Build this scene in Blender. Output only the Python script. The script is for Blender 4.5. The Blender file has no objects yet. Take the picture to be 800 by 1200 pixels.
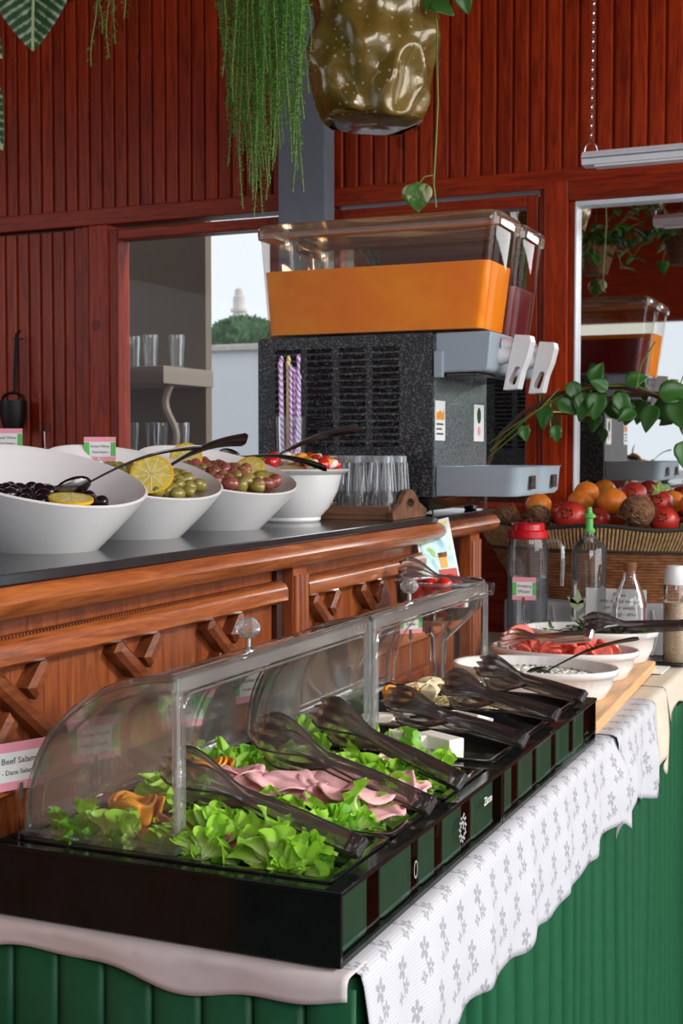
import bpy, bmesh, math, random
from math import sin, cos, pi, sqrt, radians, atan2
from mathutils import Vector, Matrix, noise as mnoise
rnd = random.Random(7)
scene = bpy.context.scene
COL = scene.collection

# ------------------------------------------------------------ camera
FPX, YAW, PITCH = 1562.0, radians(23.4), radians(-2.6)
CAMP = Vector((0, 0, 1.29))
FW = Vector((-sin(YAW) * cos(PITCH), cos(YAW) * cos(PITCH), sin(PITCH)))
RT = Vector((cos(YAW), sin(YAW), 0)); UP = RT.cross(FW)
cam = bpy.data.cameras.new('camera'); co = bpy.data.objects.new('camera', cam); COL.objects.link(co)
co.matrix_world = Matrix(((RT.x, UP.x, -FW.x, 0), (RT.y, UP.y, -FW.y, 0), (RT.z, UP.z, -FW.z, CAMP.z), (0, 0, 0, 1)))
cam.sensor_fit = 'VERTICAL'; cam.sensor_height = 36; cam.lens = FPX / 1200 * 36
cam.clip_start = .05; cam.clip_end = 200
cam.dof.use_dof = True; cam.dof.focus_distance = 2.0; cam.dof.aperture_fstop = 14
scene.camera = co
def at(x, y, Y):
    """world point at real depth Y that the photo shows at pixel x, y"""
    d = FW + RT * ((x - 400) / FPX) + UP * ((600 - y) / FPX)
    return CAMP + d * (Y / d.y)
# ------------------------------------------------------------ world, light, exposure
W = bpy.data.worlds.new('world'); scene.world = W; W.use_nodes = True
bg = W.node_tree.nodes['Background']; bg.inputs[0].default_value = (.86, .91, 1, 1); bg.inputs[1].default_value = .92
scene.view_settings.view_transform = 'Standard'; scene.view_settings.look = 'None'
scene.view_settings.gamma = 1; scene.view_settings.use_curve_mapping = False
scene.view_settings.exposure = 0.25
def area(name, loc, target, sx, sy, power, color=(1, 1, 1)):
    l = bpy.data.lights.new(name, 'AREA'); l.shape = 'RECTANGLE'; l.size = sx; l.size_y = sy; l.energy = power; l.color = color
    o = bpy.data.objects.new(name, l); COL.objects.link(o); o.location = loc
    o.rotation_euler = (Vector(target) - Vector(loc)).to_track_quat('-Z', 'Y').to_euler(); return o
area('terrace_daylight', (3.2, 2.6, 2.2), (-.7, 2.4, .9), 4.5, 1.8, 112, (1, .98, .95))
area('front_right_fill', (1.5, -.7, 2.6), (-1.2, 3.0, 1.25), 2.2, 1.0, 46, (.97, .98, 1))  # added fill light hanging inside the room, no window behind it
area('left_window_daylight', (-3.9, 1.6, 2.3), (-1.2, 2.2, 1.1), 2.4, 1.2, 7, (.95, .98, 1))
sun = bpy.data.lights.new('sun', 'SUN'); sun.energy = 1.7; sun.angle = radians(4); sun.color = (1, .96, .88)
so = bpy.data.objects.new('sun', sun); COL.objects.link(so); so.location = (6, 4, 6)
so.rotation_euler = Vector((-.90, -.16, -.42)).to_track_quat('-Z', 'Y').to_euler()

# ------------------------------------------------------------ materials
class NT:
    def __init__(s, name):
        s.m = bpy.data.materials.new(name); s.m.use_nodes = True; s.t = s.m.node_tree; s.n = s.t.nodes; s.n.clear()
        s.out = s.n.new('ShaderNodeOutputMaterial')
    def add(s, kind, **kw):
        n = s.n.new('ShaderNode' + kind)
        for k, v in kw.items():
            if k in n.inputs.keys() if isinstance(k, str) else False: s.set(n.inputs[k], v)
            elif hasattr(n, k): setattr(n, k, v)
            else: s.set(n.inputs[k.replace('_', ' ')], v)
        return n
    def set(s, sock, v):
        if isinstance(v, bpy.types.NodeSocket): s.t.links.new(v, sock)
        else:
            if hasattr(sock.default_value, '__len__') and len(sock.default_value) == 4 and len(v) == 3: v = (*v, 1)
            sock.default_value = v
    def coord(s, scale=(1, 1, 1), kind='Object', rot=(0, 0, 0)):
        tc = s.n.new('ShaderNodeTexCoord'); mp = s.n.new('ShaderNodeMapping')
        s.t.links.new(tc.outputs[kind], mp.inputs[0]); mp.inputs['Scale'].default_value = scale; mp.inputs['Rotation'].default_value = rot
        return mp.outputs[0]
    def noise(s, vec, scale, detail=4, rough=.55, dist=0):
        n = s.add('TexNoise'); s.set(n.inputs['Vector'], vec); n.inputs['Scale'].default_value = scale
        n.inputs['Detail'].default_value = detail; n.inputs['Roughness'].default_value = rough; n.inputs['Distortion'].default_value = dist
        return n.outputs['Fac']
    def ramp(s, fac, stops):
        n = s.n.new('ShaderNodeValToRGB'); s.set(n.inputs[0], fac); e = n.color_ramp.elements
        while len(e) < len(stops): e.new(.5)
        for el, (p, c) in zip(e, stops): el.position = p; el.color = (*c, 1) if len(c) == 3 else c
        return n.outputs[0]
    def math(s, op, a, b=0.0, c=0.0):
        n = s.n.new('ShaderNodeMath'); n.operation = op
        s.set(n.inputs[0], a); s.set(n.inputs[1], b); s.set(n.inputs[2], c); return n.outputs[0]
    def sep(s, v):
        n = s.n.new('ShaderNodeSeparateXYZ'); s.set(n.inputs[0], v); return n.outputs
    def mix(s, f, a, b):
        n = s.n.new('ShaderNodeMix'); n.data_type = 'RGBA'; s.set(n.inputs[0], f); s.set(n.inputs[6], a); s.set(n.inputs[7], b); return n.outputs[2]
    def bump(s, h, st=.3, dist=.01):
        n = s.n.new('ShaderNodeBump'); s.set(n.inputs['Height'], h); n.inputs['Strength'].default_value = st; n.inputs['Distance'].default_value = dist
        return n.outputs[0]
    def pbr(s, color, rough=.5, metal=0, normal=None, coat=0, trans=0, sss=0, sheen=0, spec=None, ior=None, croff=.1, alpha=None):
        p = s.n.new('ShaderNodeBsdfPrincipled'); s.set(p.inputs['Base Color'], color); s.set(p.inputs['Roughness'], rough)
        p.inputs['Metallic'].default_value = metal; p.inputs['Coat Weight'].default_value = coat; p.inputs['Coat Roughness'].default_value = croff
        p.inputs['Transmission Weight'].default_value = trans; p.inputs['Subsurface Weight'].default_value = sss
        p.inputs['Subsurface Radius'].default_value = (.02, .012, .008); p.inputs['Subsurface Scale'].default_value = .3
        p.inputs['Sheen Weight'].default_value = sheen
        if spec is not None: p.inputs['Specular IOR Level'].default_value = spec
        if ior: p.inputs['IOR'].default_value = ior
        if normal is not None: s.set(p.inputs['Normal'], normal)
        if alpha is not None: s.set(p.inputs['Alpha'], alpha)
        s.t.links.new(p.outputs[0], s.out.inputs[0]); return s.m
def plain(name, color, rough=.5, metal=0, coat=0, var=.12, scale=30, sss=0, spec=None, bump=0, trans=0):
    t = NT(name); c = t.coord(); n = t.noise(c, scale)
    a = tuple(max(0, x * (1 - var)) for x in color); b = tuple(min(1, x * (1 + var)) for x in color)
    col = t.ramp(n, [(.3, a), (.7, b)])
    return t.pbr(col, rough, metal, t.bump(n, bump) if bump else None, coat, trans, sss, spec=spec)
def wood(name, dark, mid, light, rough=.35, axis='Y', coat=.3, knots=True, sc=1.0, bumpy=.15, croff=.12, spec=.5):
    t = NT(name)
    st = {'X': (1.2, 14, 14), 'Y': (14, 1.2, 14), 'Z': (14, 14, 1.2)}[axis]
    oi = t.n.new('ShaderNodeObjectInfo')
    tc = t.n.new('ShaderNodeTexCoord'); ad = t.n.new('ShaderNodeVectorMath'); ad.operation = 'ADD'
    mul = t.n.new('ShaderNodeVectorMath'); mul.operation = 'SCALE'; t.set(mul.inputs[0], oi.outputs['Random'])
    cb = t.n.new('ShaderNodeCombineXYZ'); r = t.math('MULTIPLY', oi.outputs['Random'], 37.0)
    for i in range(3): t.set(cb.inputs[i], r)
    t.set(ad.inputs[0], tc.outputs['Object']); t.set(ad.inputs[1], cb.outputs[0])
    mp = t.n.new('ShaderNodeMapping'); t.set(mp.inputs[0], ad.outputs[0]); mp.inputs['Scale'].default_value = tuple(x * sc for x in st)
    g = t.noise(mp.outputs[0], 4.0, 6, .6, 1.2); f = t.noise(mp.outputs[0], 22, 3, .6)
    mx = t.math('ADD', t.math('MULTIPLY', g, .75), t.math('MULTIPLY', f, .25))
    col = t.ramp(mx, [(.32, dark), (.5, mid), (.68, light)])
    if knots:
        big = t.noise(ad.outputs[0], 2.3, 1)
        v = t.n.new('ShaderNodeTexVoronoi'); t.set(v.inputs['Vector'], ad.outputs[0]); v.inputs['Scale'].default_value = 3.1
        k = t.math('LESS_THAN', v.outputs['Distance'], .065)
        col = t.mix(t.math('MULTIPLY', k, .6), col, tuple(x * .3 for x in dark))
    tone = t.math('MULTIPLY_ADD', oi.outputs['Random'], .35, .82)
    hs = t.n.new('ShaderNodeHueSaturation'); t.set(hs.inputs['Color'], col); t.set(hs.inputs['Value'], tone)
    return t.pbr(hs.outputs[0], rough, 0, t.bump(mx, bumpy, .004), coat, croff=croff, spec=spec)
def clear(name, tint=(.93, .95, .94), rough=.02, haze=0.0, refl=1.0, hazec=(.8, .8, .78), ior=1.45):
    """thin clear plastic or glass: lets light straight through, mirrors at grazing angles"""
    t = NT(name); tr = t.add('BsdfTransparent'); t.set(tr.inputs[0], tint)
    gl = t.add('BsdfGlossy'); gl.inputs['Roughness'].default_value = rough; t.set(gl.inputs[0], (1, 1, 1))
    fr = t.add('Fresnel'); fr.inputs[0].default_value = ior
    fac = t.math('MULTIPLY', fr.outputs[0], refl)
    m1 = t.add('MixShader'); t.set(m1.inputs[0], fac); t.t.links.new(tr.outputs[0], m1.inputs[1]); t.t.links.new(gl.outputs[0], m1.inputs[2])
    last = m1
    if haze:
        df = t.add('BsdfDiffuse'); t.set(df.inputs[0], hazec); c = t.coord(); n = t.noise(c, 9, 3)
        m2 = t.add('MixShader'); t.set(m2.inputs[0], t.math('MULTIPLY', n, haze * 2)); t.t.links.new(m1.outputs[0], m2.inputs[1]); t.t.links.new(df.outputs[0], m2.inputs[2]); last = m2
    t.t.links.new(last.outputs[0], t.out.inputs[0]); return t.m

M = {}
M['redwood_v'] = wood('red varnished board', (.11, .009, .002), (.29, .026, .004), (.41, .046, .006), .38, 'Z', .05, True, 1, .1, .25, .22)
M['redwood_x'] = wood('red varnished rail', (.10, .009, .002), (.26, .023, .004), (.36, .038, .006), .38, 'X', .05, False, 1, .1, .25, .22)
M['redwood_back'] = plain('dark groove wood', (.035, .004, .002), .6)
M['bar_y'] = wood('orange brown pine along', (.13, .028, .008), (.29, .075, .018), (.43, .135, .034), .3, 'Y', .5)
M['bar_z'] = wood('orange brown pine upright', (.11, .023, .007), (.24, .058, .015), (.34, .095, .024), .35, 'Z', .35)
M['bar_x'] = wood('brown pine strip', (.08, .018, .006), (.16, .040, .012), (.25, .068, .020), .3, 'Y', .5, False)
M['walnut'] = wood('dark tray wood', (.06, .025, .012), (.15, .065, .03), (.25, .11, .05), .5, 'X', .1, False)
M['board'] = wood('light serving board wood', (.50, .26, .11), (.66, .38, .18), (.76, .48, .25), .5, 'Y', .05, False)
M['black_top'] = plain('black stone top', (.018, .02, .022), .14, spec=.6)
M['porcelain'] = plain('white porcelain', (.80, .80, .79), .22, coat=.4, var=.015, sss=0)
M['black_acrylic'] = plain('black acrylic', (.006, .009, .008), .08, var=.2, spec=.22)
M['black_pan'] = plain('black food pan', (.010, .010, .011), .12)
M['smoked'] = clear('smoked acrylic side', (.84, .87, .85), .03, 0, .12)
M['clear'] = clear('clear acrylic', (.97, .975, .97), .03, .028, .8)
M['clear_rim'] = clear('clear acrylic edge', (.93, .94, .93), .05, .06, 1.8)
M['glass'] = clear('clear drinking glass', (.965, .975, .98), .01, .022, 1.3)
M['knob_glass'] = clear('cut glass knob', (.86, .87, .9), .03, .12, 2.6)
M['glass_edge'] = clear('thick glass base', (.74, .78, .80), .02, .10, 2.4)
M['glass_glint'] = clear('glass with painted glints', (.85, .88, .9), .05, .30, 3.0, (.75, .8, .85))  # whitish haze paints bright highlights into the glass
M['tank'] = clear('clear tank plastic', (.95, .93, .88), .03, .0, .45)
M['tank_rim'] = clear('tank lid plastic', (.80, .66, .50), .06, .10, 1.3, (.75, .62, .48))
M['tongs_clear'] = clear('smoke grey tongs plastic', (.86, .84, .83), .10, .05, 2.4, (.5, .48, .47))
M['tongs_black'] = clear('dark tongs plastic', (.60, .60, .61), .12, .07, 3.2, (.25, .25, .26))
M['tongs_rim'] = plain('dark plastic edge', (.035, .03, .03), .12, coat=.5)
M['green'] = plain('green skirt cloth', (.006, .085, .034), .5, var=.1, scale=60, spec=.3)
M['green_lining'] = plain('dark green lining', (.008, .060, .030), .5)
M['cream'] = plain('cream cloth', (.60, .54, .44), .8, var=.05)
M['greycloth'] = plain('grey cloth', (.36, .36, .37), .9, var=.08)
M['grey_metal'] = plain('grey painted post', (.17, .20, .24), .5, var=.05)
M['grey_plastic'] = plain('blue grey plastic', (.33, .40, .46), .38, var=.03)
M['white_plastic'] = plain('white plastic', (.78, .79, .80), .3, var=.02)
M['chrome'] = plain('polished steel', (.78, .78, .79), .22, 1.0, var=.05)
M['dark_steel'] = plain('dark steel', (.12, .11, .11), .22, 1.0, var=.1)
M['brass'] = plain('brass', (.62, .43, .16), .3, 1.0)
M['iron'] = plain('black iron', (.02, .02, .02), .45, .6)
M['alu'] = plain('brushed aluminium', (.80, .84, .90), .35, .1, var=.04)
M['lamp_diff'] = plain('white lamp cover', (.75, .77, .8), .3, var=.02)
M['orange'] = plain('orange peel', (.80, .22, .012), .42, var=.12, scale=60, bump=.15, sss=.1)
M['orange_flesh'] = plain('orange garnish', (.88, .36, .03), .4, var=.18, scale=50, sss=.15)
M['lemon'] = plain('lemon slice', (.72, .58, .12), .35, var=.2, scale=90, sss=.15)
M['lemon_rind'] = plain('lemon rind', (.85, .50, .02), .4)
M['pomegranate'] = plain('pomegranate skin', (.42, .025, .015), .35, var=.5, scale=12)
M['coconut'] = plain('coconut husk', (.15, .065, .03), .95, var=.6, scale=70, bump=.9)
M['green_olive'] = plain('green olive', (.30, .25, .055), .22, var=.25, scale=25, coat=.3)
M['brown_olive'] = plain('brown olive', (.27, .115, .055), .22, var=.35, scale=25, coat=.3)
M['black_olive'] = plain('black olive', (.012, .009, .014), .2, coat=.3)
M['pink_olive'] = plain('pink olive', (.32, .09, .07), .22, var=.3, scale=25, coat=.3)
M['tomato'] = plain('tomato skin', (.62, .018, .012), .14, var=.1, coat=.5, sss=.1)
M['tomato_cut'] = plain('cut tomato', (.85, .17, .12), .25, var=.3, scale=60, sss=.15)
M['cucumber'] = plain('cucumber', (.30, .48, .08), .35, var=.3, scale=60)
M['cheese'] = plain('white cheese', (.82, .80, .72), .5, var=.04, scale=20, sss=.1)
M['cheese_y'] = plain('pale yellow cheese', (.82, .74, .48), .5, var=.08, scale=40, sss=.1)
M['ham'] = plain('pink ham', (.88, .48, .50), .34, var=.16, scale=45, sss=.15)
M['salami'] = plain('red salami', (.52, .17, .15), .4, var=.3, scale=120, sss=.1)
M['gold_foil'] = None
M['pink'] = plain('pink card print', (.85, .33, .42), .6, var=.03)
M['lime'] = plain('green card print', (.13, .50, .12), .6, var=.05)
M['paper'] = plain('white paper', (.80, .82, .80), .7, var=.02)
M['ink'] = plain('grey ink', (.07, .08, .09), .7)
M['straw_purple'] = None
M['wicker_brown'] = plain('brown wicker', (.26, .10, .035), .5, var=.4, scale=40)
M['wicker_straw'] = plain('straw braid', (.42, .27, .12), .7, var=.4, scale=90)
M['wicker_dark'] = plain('dark wicker rim', (.03, .025, .022), .6)
M['branch'] = plain('brown branch', (.10, .045, .03), .6, var=.3)
M['stem'] = plain('green stem', (.16, .26, .04), .5)
M['white_wall'] = plain('white render wall', (.80, .82, .84), .8, var=.02)
M['taupe'] = plain('taupe panel', (.15, .105, .058), .5, var=.08, scale=6)
M['taupe_l'] = plain('taupe shelf', (.24, .19, .15), .6, var=.05)
M['soil'] = plain('soil', (.03, .02, .012), .9)
M['floor'] = None
M['pepper'] = plain('ground spice', (.55, .42, .28), .8, var=.3, scale=200)
M['red_lid'] = plain('red lid', (.62, .012, .018), .25, coat=.3)
M['blue_tape'] = plain('blue label', (.03, .10, .2), .5)
M['tree'] = plain('tree leaves', (.06, .15, .05), .8, var=.5, scale=8)
M['stone'] = plain('pale stone', (.60, .55, .50), .8)
t = NT('water'); M['water'] = clear('clear water', (.93, .95, .96), .02, .05, .8, (.5, .6, .68))
t = NT('mirror glass'); M['mirror'] = t.pbr((.80, .82, .80), .015, 1.0)
t = NT('window glass'); M['window'] = clear('window glass', (.97, .98, .98), .01, .002, .25)
# orange juice: pulp clouds
t = NT('orange juice'); c = t.coord((1, 1, 1)); n = t.noise(c, 5, 5, .6, .6); z = t.sep(c)
M['juice'] = t.pbr(t.ramp(n, [(.30, (.90, .21, .0)), (.5, (.98, .30, .0)), (.72, (1.0, .42, .0))]), .4, spec=.12)
t = NT('red juice'); c = t.coord(); M['redjuice'] = t.pbr(t.ramp(t.noise(c, 4), [(.3, (.11, .002, .008)), (.7, (.22, .006, .015))]), .2)
# hammered paint
def hammered(name, dk, lt, thr, sc):
    t = NT(name); c = t.coord(); n = t.noise(c, sc, 2, .5, .8); f = t.ramp(n, [(thr - .05, dk), (thr + .05, lt)])
    return t.pbr(f, .28, .3, t.bump(n, .5, .003), .3)
M['hammer_dark'] = hammered('hammered black paint', (.006, .006, .007), (.13, .13, .14), .58, 240)
M['hammer_grey'] = hammered('hammered grey paint', (.06, .085, .09), (.19, .24, .25), .5, 190)
# lace cloth with grey flower sprigs and a fine dot weave
def lace():
    t = NT('white lace cloth'); tc = t.n.new('ShaderNodeTexCoord'); uv = t.sep(tc.outputs['UV'])
    u, v = uv[0], uv[1]                       # metres along / down
    row = t.math('FLOOR', t.math('DIVIDE', v, .062)); 
    us = t.math('MULTIPLY_ADD', row, .034, u)
    cu = t.math('SUBTRACT', t.math('MODULO', t.math('ADD', us, 9.0), .068), .034)
    cv = t.math('SUBTRACT', t.math('MODULO', t.math('ADD', v, 6.2), .062), .031)
    total = None
    for (ox, oy, R, k) in ((0, -.013, .014, 5), (.010, .011, .010, 5), (-.009, .018, .008, 4)):
        x = t.math('SUBTRACT', cu, ox); y = t.math('SUBTRACT', cv, oy)
        r = t.math('SQRT', t.math('ADD', t.math('MULTIPLY', x, x), t.math('MULTIPLY', y, y)))
        th = t.math('ARCTAN2', y, x)
        pet = t.math('MULTIPLY', t.math('ADD', t.math('MULTIPLY', t.math('ABSOLUTE', t.math('COSINE', t.math('MULTIPLY', th, k / 2))), .75), .25), R)
        a = t.math('MULTIPLY', t.math('LESS_THAN', r, pet), t.math('GREATER_THAN', r, R * .18))
        total = a if total is None else t.math('MAXIMUM', total, a)
    stem = t.math('MULTIPLY', t.math('LESS_THAN', t.math('ABSOLUTE', t.math('SUBTRACT', cu, t.math('MULTIPLY', cv, .25))), .0011), t.math('LESS_THAN', t.math('ABSOLUTE', cv), .022))
    total = t.math('MAXIMUM', total, stem)
    du = t.math('SUBTRACT', t.math('MODULO', t.math('ADD', us, 9.0), .0045), .00225); dv = t.math('SUBTRACT', t.math('MODULO', t.math('ADD', v, 9.0), .0045), .00225)
    dots = t.math('LESS_THAN', t.math('ADD', t.math('MULTIPLY', du, du), t.math('MULTIPLY', dv, dv)), .0000012)
    col = t.mix(total, (.52, .53, .57), (.29, .30, .33)); col = t.mix(t.math('MULTIPLY', dots, .6), col, (.30, .31, .36))
    return t.pbr(col, .7, 0, t.bump(total, .25, .002))
M['lace'] = lace()
M['satin'] = plain('pale satin cloth', (.62, .58, .57), .35, var=.04)
# gold wrapping foil with pale dots
t = NT('gold patterned wrap'); c = t.coord(); v = t.n.new('ShaderNodeTexVoronoi'); t.set(v.inputs['Vector'], c); v.inputs['Scale'].default_value = 48; v.inputs['Randomness'].default_value = .25
d = t.math('LESS_THAN', v.outputs['Distance'], .17); n = t.noise(c, 14, 4)
M['gold_foil'] = t.pbr(t.mix(d, t.ramp(n, [(.3, (.13, .085, .012)), (.7, (.25, .17, .035))]), (.45, .40, .26)), .22, .15, t.bump(n, .4, .01), .7)
# twisted straws
t = NT('lilac striped straw'); c = t.coord(); s3 = t.sep(c); th = t.math('ARCTAN2', s3[1], s3[0])
w = t.math('SINE', t.math('ADD', t.math('MULTIPLY', s3[2], 420.0), t.math('MULTIPLY', th, 2.0)))
M['straw_purple'] = t.pbr(t.mix(t.math('GREATER_THAN', w, 0.0), (.80, .76, .84), (.42, .12, .55)), .3)
t = NT('yellow striped straw'); c = t.coord(); s3 = t.sep(c); th = t.math('ARCTAN2', s3[1], s3[0])
w = t.math('SINE', t.math('ADD', t.math('MULTIPLY', s3[2], 420.0), t.math('MULTIPLY', th, 2.0)))
M['straw_yellow'] = t.pbr(t.mix(t.math('GREATER_THAN', w, 0.0), (.84, .80, .55), (.80, .52, .06)), .3)
# lettuce: pale rib, bright frill
def leafmat(name, base, tip, size, edge=None, rough=.4, trans=.0):
    t = NT(name); c = t.coord(); ln = t.n.new('ShaderNodeVectorMath'); ln.operation = 'LENGTH'; t.set(ln.inputs[0], c)
    f = t.math('DIVIDE', ln.outputs['Value'], size); n = t.noise(c, 60, 3)
    f2 = t.math('ADD', f, t.math('MULTIPLY', t.math('SUBTRACT', n, .5), .5))
    col = t.ramp(f2, [(.15, base), (.8, tip)])
    p = t.n.new('ShaderNodeBsdfPrincipled'); t.set(p.inputs['Base Color'], col); p.inputs['Roughness'].default_value = rough
    tl = t.n.new('ShaderNodeBsdfTranslucent'); t.set(tl.inputs[0], col); mx = t.n.new('ShaderNodeMixShader'); mx.inputs[0].default_value = .3
    t.t.links.new(p.outputs[0], mx.inputs[1]); t.t.links.new(tl.outputs[0], mx.inputs[2]); t.t.links.new(mx.outputs[0], t.out.inputs[0]); return t.m
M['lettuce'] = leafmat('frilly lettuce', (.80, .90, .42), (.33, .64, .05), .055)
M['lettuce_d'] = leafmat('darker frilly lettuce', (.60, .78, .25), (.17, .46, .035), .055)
M['pale_leaf'] = plain('pale leaf print', (.45, .60, .35), .5)
M['herb'] = leafmat('dark herb leaf', (.10, .22, .03), (.03, .10, .015), .03)
M['foliage'] = leafmat('small bright leaves', (.22, .50, .10), (.20, .46, .10), .5)
M['foliage_y'] = leafmat('yellow green leaves', (.36, .42, .08), (.28, .36, .08), .5)
def varieg(name, g, cr, thr):
    t = NT(name); c = t.coord((1, .5, 1)); n = t.noise(c, 55, 4, .6, .5); f = t.ramp(n, [(thr, g), (thr + .1, cr)])
    p = t.n.new('ShaderNodeBsdfPrincipled'); t.set(p.inputs['Base Color'], f); p.inputs['Roughness'].default_value = .32
    tl = t.n.new('ShaderNodeBsdfTranslucent'); t.set(tl.inputs[0], f); mx = t.n.new('ShaderNodeMixShader'); mx.inputs[0].default_value = .25
    t.t.links.new(p.outputs[0], mx.inputs[1]); t.t.links.new(tl.outputs[0], mx.inputs[2]); t.t.links.new(mx.outputs[0], t.out.inputs[0]); return t.m
M['pothos'] = varieg('pothos leaf', (.055, .19, .035), (.45, .55, .25), .68)
M['pothos_v'] = varieg('variegated pothos leaf', (.10, .27, .05), (.62, .64, .36), .48)
t = NT('veined leaf'); c = t.coord(); s3 = t.sep(c); ax = t.math('ABSOLUTE', s3[0])
vein = t.math('SINE', t.math('MULTIPLY', t.math('SUBTRACT', s3[1], t.math('MULTIPLY', ax, .8)), 260.0)); n = t.noise(c, 40, 3)
vv = t.math('ADD', t.math('MULTIPLY', vein, .22), n)
mid = t.math('LESS_THAN', ax, .0035)
col = t.mix(mid, t.ramp(vv, [(.35, (.02, .075, .03)), (.55, (.05, .14, .05)), (.78, (.40, .46, .30))]), (.45, .55, .30))
M['veined'] = t.pbr(col, .35)
t = NT('terracotta floor'); c = t.coord(); n = t.noise(c, 6); M['floor'] = t.pbr(t.ramp(n, [(.3, (.035, .045, .040)), (.7, (.06, .075, .065))]), .4)

# ------------------------------------------------------------ mesh helpers
class G:
    def __init__(s): s.v = []; s.f = []; s.uv = None
    def _add(s, vs, fs):
        b = len(s.v); s.v += [Vector(v) for v in vs]; s.f += [tuple(i + b for i in f) for f in fs]; return s
    def box(s, x0, x1, y0, y1, z0, z1, c=0.0):
        if c <= 0:
            vs = [(x, y, z) for z in (z0, z1) for y in (y0, y1) for x in (x0, x1)]
            return s._add(vs, [(0, 2, 3, 1), (4, 5, 7, 6), (0, 1, 5, 4), (2, 6, 7, 3), (0, 4, 6, 2), (1, 3, 7, 5)])
        bm = bmesh.new(); bmesh.ops.create_cube(bm, size=1)
        for v in bm.verts: v.co = Vector(((x0 + x1) / 2 + v.co.x * (x1 - x0), (y0 + y1) / 2 + v.co.y * (y1 - y0), (z0 + z1) / 2 + v.co.z * (z1 - z0)))
        bmesh.ops.bevel(bm, geom=bm.edges[:], offset=c, segments=2, profile=.6, affect='EDGES')
        bm.verts.index_update(); s._add([v.co.copy() for v in bm.verts], [[v.index for v in f.verts] for f in bm.faces]); bm.free(); return s
    def prism(s, pts, a, b, axis='Y'):
        """closed outline extruded from a to b along an axis; pts are (x,z) for Y, (y,z) for X, (x,y) for Z"""
        n = len(pts)
        mk = {'Y': lambda p, t: (p[0], t, p[1]), 'X': lambda p, t: (t, p[0], p[1]), 'Z': lambda p, t: (p[0], p[1], t)}[axis]
        return s._add([mk(p, a) for p in pts] + [mk(p, b) for p in pts],
                      [(i, (i + 1) % n, n + (i + 1) % n, n + i) for i in range(n)] + [tuple(range(n))[::-1], tuple(range(n, 2 * n))])
    def grid(s, fn, nu, nv, cu=False, cv=False, uvf=None):
        vs = [fn(i / (nu if cu else nu - 1), j / (nv if cv else nv - 1)) for i in range(nu) for j in range(nv)]
        fs = []
        for i in range(nu if cu else nu - 1):
            for j in range(nv if cv else nv - 1):
                i2, j2 = (i + 1) % nu, (j + 1) % nv
                fs.append((i * nv + j, i2 * nv + j, i2 * nv + j2, i * nv + j2))
        return s._add(vs, fs)
    def lathe(s, prof, seg=32, c=(0, 0, 0), sx=1, sy=1, fn=None, cap=True):
        n = len(prof); vs = []
        for k in range(seg):
            a = 2 * pi * k / seg
            for (r, z) in prof:
                p = Vector((r * cos(a) * sx, r * sin(a) * sy, z))
                if fn: p = fn(p, a)
                vs.append(p + Vector(c))
        fs = [(k * n + j, ((k + 1) % seg) * n + j, ((k + 1) % seg) * n + j + 1, k * n + j + 1) for k in range(seg) for j in range(n - 1)]
        if cap:
            if prof[0][0] > 1e-6: fs.append(tuple(k * n for k in range(seg))[::-1])
            if prof[-1][0] > 1e-6: fs.append(tuple(k * n + n - 1 for k in range(seg)))
        return s._add(vs, fs)
    def tube(s, path, r, seg=8, flat=1.0):
        path = [Vector(p) for p in path]; n = len(path); rr = r if hasattr(r, '__len__') else [r] * n
        prev = None; vs = []
        for i, p in enumerate(path):
            d = (path[min(i + 1, n - 1)] - path[max(i - 1, 0)]).normalized()
            if prev is None:
                a = d.cross(Vector((0, 0, 1)));
                if a.length < .05: a = d.cross(Vector((1, 0, 0)))
            else: a = prev - d * prev.dot(d)
            a.normalize(); b = d.cross(a); prev = a
            for k in range(seg):
                t = 2 * pi * k / seg; vs.append(p + a * cos(t) * rr[i] + b * sin(t) * rr[i] * flat)
        fs = [(i * seg + k, i * seg + (k + 1) % seg, (i + 1) * seg + (k + 1) % seg, (i + 1) * seg + k) for i in range(n - 1) for k in range(seg)]
        fs += [tuple(range(seg))[::-1], tuple(range((n - 1) * seg, n * seg))]
        return s._add(vs, fs)
    def ball(s, c, r, sx=1, sy=1, sz=1, seg=16, rings=10, fn=None):
        prof = [(r * sin(pi * j / rings), -r * cos(pi * j / rings) * sz) for j in range(rings + 1)]
        return s.lathe(prof, seg, c, sx, sy, fn, False)
    def build(s, name, mat, parent=None, smooth=False, origin=None, bevel=0, solid=0, sub=0, auto=True):
        me = bpy.data.meshes.new(name)
        org = Vector(origin) if origin is not None else (parent_loc(parent) if parent else Vector((0, 0, 0)))
        me.from_pydata([v - org for v in s.v], [], s.f)
        if s.uv:
            ul = me.uv_layers.new(name='UVMap')
            for lp in me.loops: ul.data[lp.index].uv = s.uv[lp.vertex_index]
        bm = bmesh.new(); bm.from_mesh(me); bmesh.ops.remove_doubles(bm, verts=bm.verts, dist=1e-6) if not s.uv else None
        bmesh.ops.recalc_face_normals(bm, faces=bm.faces); bm.to_mesh(me); bm.free()
        if smooth:
            me.polygons.foreach_set('use_smooth', [True] * len(me.polygons))
            if auto:
                try: me.set_sharp_from_angle(angle=radians(40))
                except Exception: pass
        me.materials.append(M[mat] if isinstance(mat, str) else mat)
        o = bpy.data.objects.new(name, me); COL.objects.link(o)
        if parent: o.parent = parent; o.location = org - parent_loc(parent)
        else: o.location = org
        if solid: md = o.modifiers.new('thick', 'SOLIDIFY'); md.thickness = solid; md.offset = 0
        if sub: md = o.modifiers.new('sub', 'SUBSURF'); md.levels = md.render_levels = sub
        if bevel: md = o.modifiers.new('bevel', 'BEVEL'); md.width = bevel; md.segments = 2; md.limit_method = 'ANGLE'
        return o
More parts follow.
